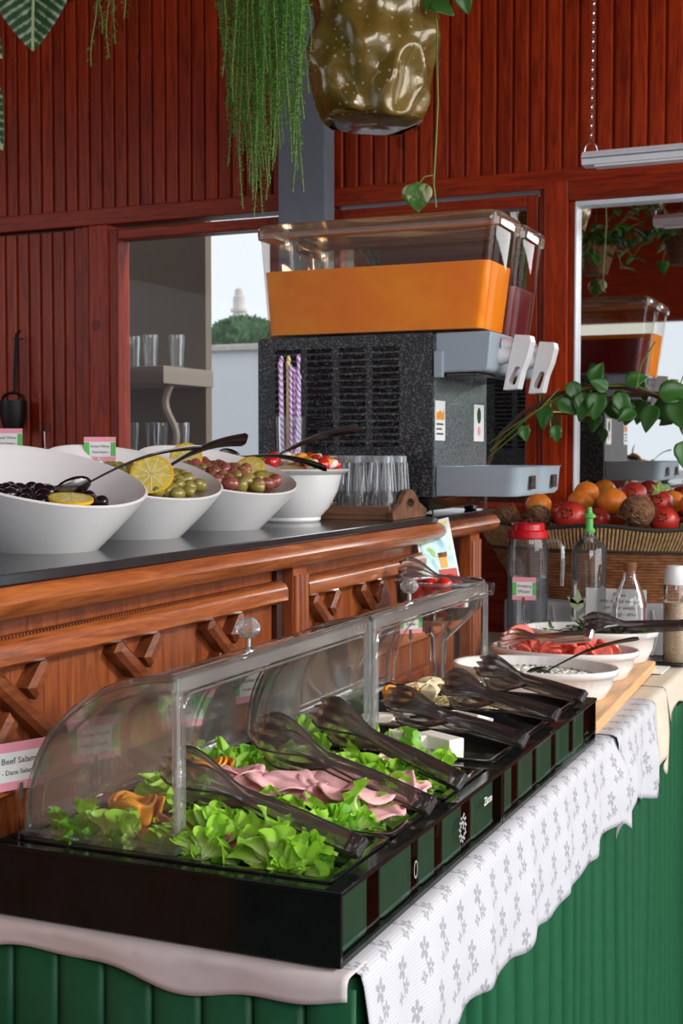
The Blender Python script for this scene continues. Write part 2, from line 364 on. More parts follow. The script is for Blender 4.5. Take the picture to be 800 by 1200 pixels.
def parent_loc(p):
    l = Vector((0, 0, 0))
    while p: l += p.location; p = p.parent
    return l
def tag(o, label=None, cat=None, group=None, kind=None):
    if label: o['label'] = label
    if cat: o['category'] = cat
    if group: o['group'] = group
    if kind: o['kind'] = kind
    return o
def empty(name, loc, label, cat, group=None, rz=0):
    o = bpy.data.objects.new(name, None); COL.objects.link(o); o.location = loc; o.rotation_euler.z = rz; o.empty_display_size = .05
    return tag(o, label, cat, group)
def copy_tree(o, parent=None):
    c = o.copy(); COL.objects.link(c); c.parent = parent
    for ch in list(o.children):
        copy_tree(ch, c)
    return c
def struct(o, label=None): o['kind'] = 'structure'; (o.__setitem__('label', label) if label else None); return o
def inst(o, loc, rot=None, s=None, label=None, parent=None):
    c = o.copy(); COL.objects.link(c); c.parent = parent; c.location = loc
    if rot is not None: c.rotation_euler = rot
    if s is not None: c.scale = (s, s, s) if not hasattr(s, '__len__') else s
    if label: c['label'] = label
    return c
def orient(o, loc, d, nrm, s=1.0):
    """local +Y along d, local +Z near nrm"""
    d = Vector(d).normalized(); n = Vector(nrm); n = (n - d * n.dot(d))
    if n.length < 1e-4: n = d.orthogonal()
    n.normalize(); x = d.cross(n)
    m = Matrix(((x.x, d.x, n.x), (x.y, d.y, n.y), (x.z, d.z, n.z))).to_4x4()
    o.rotation_mode = 'QUATERNION'; o.rotation_quaternion = m.to_quaternion(); o.location = loc; o.scale = (s, s, s) if not hasattr(s, '__len__') else s
def textmesh(name, body, size, mat, parent, loc, xdir, ydir, depth=.0003, align='CENTER'):
    cu = bpy.data.curves.new(name, 'FONT'); cu.body = body; cu.size = size; cu.align_x = align; cu.align_y = 'CENTER'; cu.extrude = depth; cu.resolution_u = 2
    to = bpy.data.objects.new(name, cu); COL.objects.link(to)
    dg = bpy.context.evaluated_depsgraph_get(); me = bpy.data.meshes.new_from_object(to.evaluated_get(dg))
    bpy.data.objects.remove(to); me.materials.clear(); me.materials.append(M[mat])
    o = bpy.data.objects.new(name, me); COL.objects.link(o); o.parent = parent
    x = Vector(xdir).normalized(); y = Vector(ydir).normalized(); z = x.cross(y)
    o.matrix_local = Matrix.Translation(Vector(loc) - parent_loc(parent)) @ Matrix(((x.x, y.x, z.x), (x.y, y.y, z.y), (x.z, y.z, z.z))).to_4x4()
    return o

# ------------------------------------------------------------ setting
WY = 3.9; FZ = -.28
struct(G().box(-14, 6, -9, 26, FZ - .05, FZ).build('floor', 'floor'))
cl = struct(G().box(-4.2, 2.2, -2.4, 4.1, 3.1, 3.16).build('ceiling', 'redwood_x'))
wb = struct(empty('wall_back', (0, WY, 0), 'red varnished tongue and groove board wall behind the bar', None))
def bm_board(z0, z1, w=.0475):
    g = G(); c = .006
    g.prism([(0, .006), (0, 0), (c, -c), (c + .004, -c - .001), (w - c, -c - .001), (w - .001, 0), (w, .006)], z0, z1, 'Z'); return g
# upper band of boards
n = 0
proto = None
base = G().box(-4.2, .9, WY + .012, WY + .07, 2.09, 3.1).build('backing_panel', 'redwood_back', wb)
x = -4.18
bd = None
while x < .85:
    if bd is None: bd = bm_board(2.118, 3.1).build('board', 'redwood_v', wb, origin=(0, 0, 0)); bd.location = (x, .007, 0)
    else: inst(bd, (x, .007, 0), parent=wb)
    x += .05
# lower left panel of boards
G().box(-4.2, -2.64, WY + .012, WY + .07, FZ, 2.06).build('backing_panel', 'redwood_back', wb)
x = -4.19; bd2 = None
while x < -2.70:
    if bd2 is None: bd2 = bm_board(FZ, 2.052).build('board', 'redwood_v', wb, origin=(0, 0, 0)); bd2.location = (x, .009, 0)
    else: inst(bd2, (x, .009, 0), parent=wb)
    x += .05
# posts and rails
G().box(-4.2, .9, WY - .022, WY + .07, 2.062, 2.118, .004).build('head_rail', 'redwood_x', wb)
G().box(-2.655, -2.628, WY - .012, WY + .07, FZ, 2.062, .003).build('panel_trim', 'redwood_v', wb)
G().box(-2.692, -2.658, WY - .002, WY + .03, FZ, 2.062, .003).build('panel_trim', 'redwood_v', wb)
G().box(-2.624, -2.545, WY - .018, WY + .07, FZ, 2.062, .003).build('stile', 'redwood_v', wb)
G().box(-1.045, -1.032, WY - .010, WY + .07, FZ, 2.08, .002).build('jamb', 'redwood_v', wb)
G().box(-.03, .9, WY, WY + .07, FZ, 2.062).build('right_panel', 'redwood_v', wb)
G().box(-2.545, -1.045, WY, WY + .07, FZ, 1.06, .003).build('dado_panel', 'redwood_x', wb)
G().box(-2.545, -1.045, WY - .03, WY + .07, 1.06, 1.10, .004).build('sill_board', 'redwood_x', wb)
def window(name, x0, x1, z0, z1, glass, y=WY, fw=.035):
    w = struct(empty(name, ((x0 + x1) / 2, y, z0), None, None))
    g = G().box(x0, x0 + fw, y - .014, y + .06, z0, z1, .004); g.build('frame_side', 'redwood_v', w)
    G().box(x1 - fw, x1, y - .014, y + .06, z0, z1, .004).build('frame_side', 'redwood_v', w)
    G().box(x0 + fw, x1 - fw, y - .014, y + .06, z1 - fw, z1, .004).build('frame_rail', 'redwood_x', w)
    G().box(x0 + fw, x1 - fw, y - .014, y + .06, z0, z0 + fw, .004).build('frame_rail', 'redwood_x', w)
    G().box(x0 + fw, x1 - fw, y + .018, y + .023, z0 + fw, z1 - fw).build('pane', glass, w)
    return w
window('window_1', -2.545, -1.90, 1.10, 2.045, 'window')
window('window_2', -1.72, -1.048, 1.10, 2.05, 'mirror')
G().box(-1.90, -1.72, WY - .01, WY + .07, 1.10, 2.062).build('mullion', 'redwood_v', wb)
# glazed door
d1 = struct(empty('door_1', (-.53, WY, 0), 'red varnished door with a reflecting glass panel', None))
G().box(-1.028, -.955, WY - .024, WY + .05, FZ, 2.082, .004).build('stile', 'redwood_v', d1)
G().box(-.12, -.035, WY - .024, WY + .05, FZ, 2.082, .004).build('stile', 'redwood_v', d1)
G().box(-.955, -.12, WY - .024, WY + .05, 2.022, 2.082, .004).build('top_rail', 'redwood_x', d1)
G().box(-.955, -.12, WY - .024, WY + .05, FZ, 1.10, .004).build('bottom_panel', 'redwood_x', d1)
G().box(-.955, -.937, WY - .012, WY + .02, 1.10, 2.022, .003).build('glazing_bead', 'redwood_v', d1)
G().box(-.937, -.12, WY - .012, WY + .02, 2.008, 2.022, .002).build('glazing_bead', 'alu', d1)
G().box(-.937, -.932, WY - .014, WY + .02, 1.10, 2.008, .001).build('seal_strip', 'alu', d1)
G().box(-.937, -.12, WY + .018, WY + .024, 1.10, 2.008).build('pane', 'mirror', d1)
pl = G().box(-1.003, -.968, WY - .030, WY - .024, 1.33, 1.46, .002).build('handle_plate', 'brass', d1); tag(pl, 'brass handle plate')
G().tube([(-.985, WY - .03, 1.405), (-.985, WY - .07, 1.405), (-.975, WY - .078, 1.405), (-.90, WY - .078, 1.402)], .008, 10).build('door_handle', 'brass', pl, True)
# side wall left, dark wood; far left window opening behind the camera's left
wl = struct(empty('wall_left', (-4.2, 1, 0), None, None))
G().box(-4.26, -4.2, 2.9, 4.1, FZ, 3.1).build('wall_panel', 'redwood_v', wl)
G().box(-4.26, -4.2, -2.4, 2.9, 2.3, 3.1).build('wall_panel', 'redwood_v', wl)
G().box(-4.26, -4.2, -2.4, 2.9, FZ, .9).build('wall_panel', 'redwood_v', wl)
wf = struct(empty('wall_front', (-1, -2.4, 0), None, None))
G().box(-4.26, 2.2, -2.46, -2.4, 2.27, 3.1).build('header_panel', 'redwood_x', wf)
G().box(-.35, 2.2, -2.46, -2.4, FZ, 2.27).build('wall_panel', 'redwood_v', wf)
G().box(-4.26, -.35, -2.46, -2.4, FZ, .8).build('parapet', 'redwood_x', wf)
wr = struct(empty('wall_right', (2.2, 1, 0), None, None))
G().box(2.2, 2.26, -2.4, 4.1, 2.75, 3.1).build('header_panel', 'redwood_x', wr)
for yy in (-2.3, 3.95): G().box(2.16, 2.26, yy - .05, yy + .05, FZ, 2.75).build('post', 'redwood_v', wr)
# roof beams
for i, yy in enumerate((-1.0, .6, 2.0)):
    struct(G().box(-4.2, 2.2, yy - .05, yy + .05, 2.96, 3.1, .006).build('trim_%d' % (i + 1), 'redwood_x'))
# grey steel post in front of the window wall
p0 = G().box(-1.862, -1.700, WY - .10, WY - .025, FZ, 3.1, .006).build('steel_post', 'grey_metal', origin=(-1.78, WY - .06, FZ)); p0.name = 'steel_post'
tag(p0, 'square blue-grey painted post rising behind the drink dispenser', 'post')

# ------------------------------------------------------------ behind the left window
cab = empty('glass_shelf_cabinet', (-2.9, 4.75, 0), 'taupe cabinet behind the left window holding clear glasses', 'cabinet')
xr = at(241, 400, 4.9).x
G().box(-4.4, xr, 4.9, 4.95, FZ, 2.9).build('back_panel', 'taupe', cab)
xs = at(222, 450, 4.7).x
G().box(-4.0, xs, 4.5, 4.9, 1.555, 1.625, .004).build('shelf', 'taupe_l', cab)
G().box(-4.0, xs - .02, 4.5, 4.9, 1.245, 1.275, .004).build('shelf', 'taupe_l', cab)
G().tube([(xs - .03 - .025 * sin(k / 12 * 2 * pi), 4.6, 1.555 - .275 * k / 12) for k in range(13)], .017, 8).build('bracket', 'taupe_l', cab, True)
gl = G().lathe([(.026, 0), (.032, .10), (.032, .13), (.029, .13), (.029, .10), (.023, .008), (0, .008)], 14)
gproto = None
for row, z0, xs_ in ((0, 1.625, (-3.02, -2.93, -2.82, -2.73)), (1, 1.275, (-3.05, -2.98, -2.91, -2.84, -2.78, -2.71))):
    for k, xx in enumerate(xs_):
        if gproto is None: gproto = gl.build('tumbler', 'glass', None, True); o = gproto
        else: o = inst(gproto, (0, 0, 0))
        o.location = (xx, 4.6 + .05 * (k % 2), z0)
        tag(o, ('clear tumbler on the upper shelf behind the left window', 'clear tumbler on the lower shelf behind the left window')[row], 'glass', ('tumblers on the upper cabinet shelf', 'tumblers on the lower cabinet shelf')[row])
# outside
struct_o = G().box(-6.8, -3.2, 9, 9.3, FZ, 2.05).build('garden_wall', 'white_wall', origin=(-5, 9, 0)); tag(struct_o, 'white rendered garden wall seen through the left window', 'wall')
G0 = G().box(-6.9, -3.1, 8.95, 9.35, 2.05, 2.10, .01).build('coping', 'stone', struct_o)
tw = empty('chimney_tower', (at(280, 400, 24).x, 24, 0), 'pale stone tower rising beyond the white garden wall', 'tower')
c = Vector(tw.location)
G().lathe([(.16, FZ), (.15, 4.0), (.12, 4.05), (.12, 4.4), (.09, 4.42), (.08, 4.55), (0, 4.6)], 12, c).build('shaft', 'stone', tw, True)
G().lathe([(.17, 4.1), (.17, 4.16), (.12, 4.16)], 12, c).build('ledge', 'stone', tw, True)
# leafy tree crowns as clusters of leaf cards
def crown(name, c, rx, rz, n, mat, label, trunk, leaf=.05, seed=1):
    r = random.Random(seed); e = empty(name, (c[0], c[1], 0), label, 'tree'); g = G()
    for i in range(n):
        while True:
            p = Vector((r.uniform(-1, 1), r.uniform(-1, 1), r.uniform(-1, 1)))
            if p.length < 1: break
        w = p.normalized() * p.length ** .4; q = Vector((c[0] + w.x * rx * (1 + .2 * sin(3 * w.z)), c[1] + w.y * rx, c[2] + w.z * rz))
        a = Vector((r.gauss(0, 1), r.gauss(0, 1), r.gauss(0, 1))).normalized() * leaf; b = a.orthogonal().normalized() * leaf * .5
        g._add([q - a, q + b, q + a, q - b], [(0, 1, 2, 3)])
    o = g.build('foliage', mat, e); o['kind'] = 'stuff'
    G().tube([(c[0], c[1], FZ), (c[0] + .05, c[1], c[2])], [trunk, trunk * .5], 8).build('trunk', 'branch', e, True)
tc = at(285, 402, 14)
crown('garden_tree', tc, .40, .30, 2200, 'tree', 'leafy green tree beyond the white garden wall', .05, .07, 3)
# things the mirror panes can show behind the photographer
tag(G().box(-9, 3, -6.2, -6.0, FZ, 1.1).build('terrace_wall', 'white_wall', origin=(-3, -6, 0)), 'white terrace wall far behind the buffet seen in the door glass', 'wall')

# ------------------------------------------------------------ bar counter
BX = -1.03; BT = 1.144; BY0, BY1 = .55, 3.27
bar = empty('bar_counter', (-1.25, 2, 0), 'orange-brown panelled wooden bar with crossed mouldings and a black top', 'bar')
G().box(-1.05, BX - .012, BY0, 3.10, FZ, 1.10).build('front_panel', 'bar_z', bar)
G().box(-1.60, -1.05, BY0, 3.10, FZ, 1.10).build('carcass', 'redwood_back', bar)
G().box(-1.60, -.992, BY0, BY1 + .01, BT - .014, BT, .002).build('black_top', 'black_top', bar)
pts = [(-1.04, 1.088), (-1.005, 1.086), (-.990, 1.091), (-.979, 1.100), (-.975, 1.111), (-.979, 1.121), (-.988, 1.1295), (-1.04, 1.1295)]
G().prism(pts, BY0, BY1, 'Y').build('edge_moulding', 'bar_y', bar, True)
G().box(-1.6, -1.04, BY0, BY1, 1.088, 1.1295).build('sub_top', 'bar_x', bar)
RX = BX + .012
def rail(y0, y1, z0, z1, d=.022, mat='bar_y'):
    G().prism([(BX - .012, z0), (BX + d - .006, z0), (BX + d, z0 + .005), (BX + d, z1 - .012), (BX + d - .004, z1 - .004), (BX + d - .010, z1), (BX - .012, z1)], y0, y1, 'Y').build('rail', mat, bar, True)
for (y0, y1) in ((BY0, 2.095), (2.185, 2.93)):
    rail(y0, y1, 1.026, 1.061)
    rail(y0, y1, .868, .918)
    rail(y0, y1, FZ + .02, FZ + .10)
    g = G(); yy = y0
    while yy < y1 - .006:
        g.box(BX + .002, BX + .014, yy, yy + .0035, 1.0615, 1.0645); yy += .007
    g.build('bead_strip', 'bar_x', bar)['kind'] = 'stuff'
# centre and end columns
def column(y0, y1):
    m = G().box(BX - .012, BX + .018, y0, y1, FZ, 1.088, .003).build('column', 'bar_z', bar)
    for k in range(3):
        yy = y0 + (y1 - y0) * (k + .5) / 3
        G().tube([(BX + .018, yy, FZ + .05), (BX + .018, yy, 1.07)], .008, 10).build('reed', 'bar_z', m, True)
column(2.125, 2.180); column(3.145, 3.215)
G().box(-1.60, BX - .03, 3.10, 3.22, FZ, 1.088, .004).build('end_panel', 'bar_z', bar)
G().box(BX - .010, BX - .002, 2.098, 2.125, FZ, 1.088).build('recess_shade', 'redwood_back', bar)  # dark strip paints the shade in the recess beside the column
# crossed mouldings
def cross(yc, w=.062, z0=.922, z1=1.022):
    def stick(a, b, d):
        a = Vector((0, *a)); b = Vector((0, *b)); u = (b - a).normalized(); n = Vector((0, -u.z, u.y)) * .0125; m = n * .45
        x0, x1 = BX - .012, BX + d
        lo = [a - n, b - n, b + n, a + n]; hi = [a - m + u * .006, b - m - u * .006, b + m - u * .006, a + m + u * .006]
        mid = x1 - .006
        vs = [Vector((x0, p.y, p.z)) for p in lo] + [Vector((mid, p.y, p.z)) for p in lo] + [Vector((x1, p.y, p.z)) for p in hi]
        fs = [(0, 1, 5, 4), (1, 2, 6, 5), (2, 3, 7, 6), (3, 0, 4, 7), (4, 5, 9, 8), (5, 6, 10, 9), (6, 7, 11, 10), (7, 4, 8, 11), (8, 9, 10, 11), (3, 2, 1, 0)]
        G()._add(vs, fs).build('cross_moulding', 'bar_x', bar)
    zc = (z0 + z1) / 2
    stick((yc - w, z1 - .002), (yc + w, z0 + .002), .014)
    stick((yc + w * .85, z1 - .002), (yc + .018, zc + .012), .014)
    stick((yc - .018, zc - .012), (yc - w * .85, z0 + .002), .014)
for yc in (.78, 1.06, 1.36, 1.635, 1.90, 2.30, 2.53, 2.77): cross(yc)
# lower big panels
for (y0, y1) in ((.62, 1.30), (1.36, 2.06), (2.23, 2.9)):
    G().box(BX - .012, BX + .006, y0, y1, .0, .80, .005).build('lower_panel', 'bar_z', bar)

# ------------------------------------------------------------ bowls on the bar
def slant_bowl(name, cx, cy, label, R=.154, rb=.072, gx=-.27, gy=.10, zc=1.255, off=(.015, -.01)):
    e = empty(name, (cx, cy, BT), label, 'bowl', 'slant-rimmed white bowls on the bar')
    def rim(a, rr): return Vector((cx + rr * cos(a), cy + rr * sin(a), 0))
    NS = 56
    outer = []; prof = []
    rows = [(0, 0, 0), (0, 1, 0), (.03, 1.02, 0), (.35, 0, 0), (.7, 0, 0), (.97, 0, 0)]
    def pt(k, tt, inner):
        a = 2 * pi * k / NS
        top = Vector((cx + R * cos(a), cy + R * sin(a), 0)); top.z = zc + gx * (top.x - cx) + gy * (top.y - cy)
        bot = Vector((cx + off[0] + rb * cos(a), cy + off[1] + rb * sin(a), BT))
        bulge = .003 * sin(pi * tt)
        p = bot.lerp(top, tt); p += Vector((cos(a), sin(a), 0)) * bulge
        if inner: p -= Vector((cos(a), sin(a), 0)) * .007; p.z += .006 * (1 - tt)
        return p
    g = G(); lev = [0, .04, .2, .4, .6, .8, .95, 1.0]; vs = []
    for k in range(NS):
        col = [pt(k, tt, False) for tt in lev]
        lip = (pt(k, 1, False) + pt(k, 1, True)) / 2 + Vector((0, 0, .003))
        col += [lip] + [pt(k, tt, True) for tt in reversed(lev)]
        vs += col
    n = len(lev) * 2 + 1
    fs = [(k * n + j, ((k + 1) % NS) * n + j, ((k + 1) % NS) * n + j + 1, k * n + j + 1) for k in range(NS) for j in range(n - 1)]
    fs.append(tuple(k * n for k in range(NS))[::-1]); fs.append(tuple(k * n + n - 1 for k in range(NS)))
    g._add(vs, fs); g.build('bowl_body', 'porcelain', e, True)
    return e, (cx, cy, zc, gx, gy, R)
bowls = []
for (cx, cy, lab) in ((-1.195, 1.645, 'white slant-rimmed bowl of black olives, nearest on the bar'), (-1.235, 1.955, 'white slant-rimmed bowl of green olives with lemon, second on the bar'), (-1.225, 2.236, 'white slant-rimmed bowl of mixed brown olives, third on the bar')):
    bowls.append(slant_bowl('slant_bowl', cx, cy, lab)[1])
# round flared bowl
rb = empty('flared_bowl', (-1.205, 2.515, BT), 'round white bowl with a wide flat lip holding fruit salad', 'bowl')
G().lathe([(.060, 0), (.064, .004), (.064, .010), (.082, .030), (.100, .065), (.108, .098), (.120, .103), (.124, .107), (.120, .110), (.104, .106), (.094, .066), (.072, .028), (0, .018)], 48, rb.location).build('bowl_body', 'porcelain', rb, True)

def olive_mesh(name, mat, k=0):
    g = G().ball((0, 0, 0), .0125, 1, 1, 1.28, 12, 8); o = g.build(name, mat, None, True, auto=False); return o
def bowl_plane(b, x, y, dz): return b[2] + b[3] * (x - b[0]) + b[4] * (y - b[1]) + dz
def fill_olives(b, mats, n, label, group, dz, rr, seed, name='olive'):
    r = random.Random(seed); prot = {m: None for m in mats}; pts = []
    # level oil line: heap surface follows the low side of the rim
    for i in range(n):
        for tries in range(60):
            a = r.uniform(0, 2 * pi); q = rr * sqrt(r.uniform(0, 1)); x, y = b[0] + q * cos(a), b[1] + q * sin(a)
            if all((x - px) ** 2 + (y - py) ** 2 > .00050 for px, py, _ in pts[-90:]): break
        layer = 0
        z = b[2] + b[3] * .55 * (x - b[0]) + b[4] * .5 * (y - b[1]) + dz + .012 * (1 - (q / rr) ** 2) + r.uniform(-.003, .003)
        pts.append((x, y, z)); m = r.choice(mats)
        if prot[m] is None: o = prot[m] = olive_mesh(name, m)
        else: o = inst(prot[m], (0, 0, 0))
        s = r.uniform(.8, 1.08); o.location = (x, y, z); o.scale = (s, s, s); o.rotation_euler = (r.uniform(0, 3), r.uniform(0, 3), 0)
        lb, gp = label(m); tag(o, lb, 'olive', gp)
b1, b2, b3 = bowls
def bed(b, mat, dz, rr, name, label, cat):
    g = G(); NS = 32
    vs = [(b[0], b[1], b[2] + dz - .02 + .006)] + [(b[0] + rr * cos(2 * pi * k / NS), b[1] + rr * sin(2 * pi * k / NS), b[2] + dz - .02 + b[3] * .55 * rr * cos(2 * pi * k / NS) + b[4] * .5 * rr * sin(2 * pi * k / NS)) for k in range(NS)]
    lo = [(v[0], v[1], v[2] - .012) for v in vs]
    fs = [(0, 1 + k, 1 + (k + 1) % NS) for k in range(NS)]
    fs2 = [(NS + 1, NS + 2 + (k + 1) % NS, NS + 2 + k) for k in range(NS)]
    side = [(1 + k, NS + 2 + k, NS + 2 + (k + 1) % NS, 1 + (k + 1) % NS) for k in range(NS)]
    g._add(vs + lo, fs + fs2 + side); o = g.build(name, mat, None, True, origin=(b[0], b[1], b[2] + dz - .02)); tag(o, label, cat, None, 'stuff'); return o
bed(b1, 'black_olive', -.034, .100, 'olive_bed', 'dark mass of packed olives filling the nearest white bowl', 'olives')
bed(b2, 'green_olive', -.012, .114, 'olive_bed', 'packed green olives filling the second white bowl', 'olives')
bed(b3, 'brown_olive', -.010, .114, 'olive_bed', 'packed brown olives filling the third white bowl', 'olives')
fill_olives(b1, ['black_olive'], 60, lambda m: ('glossy black olive in the nearest white bowl', 'black olives in the nearest bowl'), '', -.042, .092, 4)
fill_olives(b2, ['green_olive'], 80, lambda m: ('green olive in the second white bowl', 'green olives in the second bowl'), '', -.014, .118, 5)
fill_olives(b3, ['brown_olive', 'pink_olive', 'green_olive'], 80, lambda m: {'brown_olive': ('brown olive in the third white bowl', 'brown olives in the third bowl'), 'pink_olive': ('pinkish red olive in the third white bowl', 'red olives in the third bowl'), 'green_olive': ('greenish olive among brown ones in the third white bowl', 'green olives in the third bowl')}[m], '', -.010, .118, 6)
# lemon slices
def citrus_slice(name, loc, rot, label, r=.034, half=False):
    e = empty(name, loc, label, 'lemon slice' if 'lemon' in name else 'fruit slice'); e.rotation_euler = rot
    rim = G().lathe([(r - .003, -.0025), (r, -.002), (r, .002), (r - .003, .0025)], 28, cap=False); o = rim.build('rind', 'lemon_rind', None, True); o.parent = e
    f = G().lathe([(0, -.002), (r - .003, -.002), (r - .003, .002), (0, .002)], 28, cap=False); o = f.build('flesh', 'lemon', None); o.parent = e
    g = G()
    for k in range(9):
        a = 2 * pi * k / 9; u = Vector((cos(a), sin(a), 0)); v = Vector((-sin(a), cos(a), 0)) * .0007
        g._add([u * .004 - v + Vector((0, 0, .0026)), u * (r - .004) - v + Vector((0, 0, .0026)), u * (r - .004) + v + Vector((0, 0, .0026)), u * .004 + v + Vector((0, 0, .0026))], [(0, 1, 2, 3)])
        g._add([u * .004 - v - Vector((0, 0, .0026)), u * (r - .004) - v - Vector((0, 0, .0026)), u * (r - .004) + v - Vector((0, 0, .0026)), u * .004 + v - Vector((0, 0, .0026))], [(3, 2, 1, 0)])
    o = g.build('membrane', 'cheese', None); o.parent = e
    return e
citrus_slice('lemon_slice', (-1.115, 1.60, 1.222), (radians(8), radians(10), 0), 'lemon slice lying on black olives in the nearest bowl', .032)
citrus_slice('lemon_slice', (-1.155, 1.885, 1.252), (radians(58), radians(6), radians(20)), 'large lemon slice standing at the front of the green olives', .036)
citrus_slice('lemon_slice', (-1.20, 1.96, 1.257), (radians(25), radians(-10), 0), 'lemon slice tucked behind the spoon in the green olives', .033)
citrus_slice('lemon_slice', (-1.29, 2.23, 1.279), (radians(50), radians(30), 0), 'lemon slice standing at the back of the brown olives', .032)
citrus_slice('lemon_slice', (-1.19, 2.30, 1.258), (radians(40), radians(-20), .6), 'lemon slice in the middle of the brown olives', .03)
# fruit and vegetable pieces in the flared bowl
r = random.Random(11); FB = rb.location
tag(G().lathe([(0, .075), (.09, .075), (.101, .1), (.06, .112), (0, .118)], 32, FB).build('fruit_bed', 'cheese_y', None, True, origin=FB), 'chopped pale fruit packed into the flared white bowl', 'fruit salad', None, 'stuff')
tp = [G().ball((0, 0, 0), .0165, 1, 1, .95, 14, 9).build('cherry_tomato', 'tomato', None, True, auto=False)]
cp = [G().lathe([(0, -.004), (.017, -.004), (.018, 0), (.017, .004), (0, .004)], 18).build('cucumber_slice', 'cucumber', None, True)]
ap = [G().ball((0, 0, 0), .016, 1, .7, .6, 10, 7).build('fruit_chunk', 'cheese', None, True, auto=False)]
ws = [G().ball((0, 0, 0), .017, 1, .8, .6, 10, 7).build('orange_chunk', 'orange_flesh', None, True, auto=False)]
kinds = [(tp, 'red cherry tomato in the flared white bowl', 'tomato', 'cherry tomatoes in the flared bowl'), (cp, 'green cucumber slice in the flared white bowl', 'cucumber slice', 'cucumber slices in the flared bowl'),
         (ap, 'white fruit chunk in the flared white bowl', 'fruit', 'white fruit chunks in the flared bowl'), (ws, 'orange fruit chunk in the flared white bowl', 'fruit', 'orange chunks in the flared bowl')]
for i in range(44):
    prot, lb, ct, gp = kinds[i % 4]; a = r.uniform(0, 2 * pi); q = .094 * sqrt(r.uniform(0, 1))
    o = prot[0] if i < 4 else inst(prot[0], (0, 0, 0))
    o.location = (FB.x + q * cos(a), FB.y + q * sin(a), BT + .118 + .014 * (1 - (q / .094) ** 2) + r.uniform(-.002, .003)); o.rotation_euler = (r.uniform(-.8, .8), r.uniform(-.8, .8), r.uniform(0, 3)); tag(o, lb, ct, gp)
# spoons: long handled
def spoon(name, bowl_p, tip_p, label, mat='dark_steel', w=.006, bw=.018):
    a = Vector(bowl_p); b = Vector(tip_p); e = empty(name, a, label, 'spoon')
    d = b - a; side = d.cross(Vector((0, 0, 1))).normalized(); up = side.cross(d).normalized(); side, up = (side * .5 + up * .87), (up * .5 - side * .87)
    n = 14; pts = [a + d * (i / n) + Vector((0, 0, .012)) * sin(pi * i / n) for i in range(n + 1)]
    def fn(u, v):
        i = u * n; k = min(int(i), n - 1); p = pts[k].lerp(pts[k + 1], i - k)
        ww = w * (.45 + .9 * u ** 1.5) * (1 if u < .97 else .7)
        an = 2 * pi * v; return p + side * cos(an) * ww + up * sin(an) * .0016
    G().grid(fn, 24, 8, False, True).build('handle', mat, e, True)
    def bf(u, v):
        an = 2 * pi * v; rr = u; q = a - d.normalized() * .028
        return q + side * cos(an) * bw * rr + d.normalized() * sin(an) * .03 * rr + up * (-.009 * (1 - rr * rr))
    G().grid(bf, 6, 20, False, True).build('spoon_bowl', mat, e, True, solid=.0012)
    return e
spoon('serving_spoon', (-1.12, 1.655, 1.245), at(236, 524, 1.80), 'thin dark spoon standing in the nearest bowl of black olives', w=.0035)
spoon('serving_spoon', (-1.16, 1.935, 1.262), at(289, 515, 2.14), 'broad-handled dark spoon leaning out of the green olives', w=.011)
spoon('serving_spoon', (-1.24, 2.50, 1.275), at(420, 502, 2.62), 'steel spoon with a wide handle leaning out of the flared bowl', w=.010)
spoon('serving_spoon', (-1.26, 2.40, 1.278), at(382, 549, 2.36), 'dark steel spoon lying low across the flared bowl lip', w=.007)

# name cards
def name_card(loc_base, ztop, w, h, facing, lines, label, stem=True, tilt=0):
    """facing: unit vector the card looks along"""
    e = empty('name_card', loc_base, label, 'sign'); f = Vector(facing).normalized(); xd = Vector((-f.y, f.x, 0)); up = (Vector((0, 0, 1)) + xd * tilt).normalized()
    c = Vector((loc_base[0], loc_base[1], ztop - h / 2))
    def slab(x0, x1, y0, y1, off, th, name, mat, par=e):
        q = [c + xd * x + up * y + f * o for o in (off, off + th) for y in (y0, y1) for x in (x0, x1)]
        return G()._add(q, [(0, 2, 3, 1), (4, 5, 7, 6), (0, 1, 5, 4), (2, 6, 7, 3), (0, 4, 6, 2), (1, 3, 7, 5)]).build(name, mat, par)
    cd = slab(-w / 2, w / 2, -h / 2, h / 2, 0, .001, 'card', 'paper')
    slab(-w / 2, w / 2, h * .30, h / 2, .001, .0002, 'pink_band', 'pink', cd); slab(-w / 2, w / 2, -h / 2, -h * .32, .001, .0002, 'pink_band', 'pink', cd)
    slab(-w / 2, -w * .33, -h * .30, h * .28, .001, .0002, 'green_band', 'lime', cd); slab(w * .34, w / 2, -h * .30, h * .28, .001, .0002, 'green_band', 'lime', cd)
    for i, s in enumerate(lines):
        o = textmesh('lettering', s, h * .21, 'ink', e, c + f * .0014 + up * (h * (.11 - .24 * i)), xd, up); o.scale = (min(1, .60 * w / max(o.dimensions.x, .001)) if o.dimensions.x else 1,) * 3
    if stem:
        b = Vector(loc_base); back = f * -.003
        G().tube([b + back, c - up * h * .5 + back], .0012, 6).build('stem', 'chrome', e, True)
        G().lathe([(.010, 0), (.010, .002), (.003, .004), (0, .004)], 12, b + back).build('foot', 'chrome', e, True)
        G().box(c.x - .003, c.x + .003, c.y - .004, c.y + .004, c.z - h * .5 - .012, c.z - h * .5 + .008).build('clip', 'chrome', e)
    return e
FV = Vector((.45, -.9, 0))
zr = .834
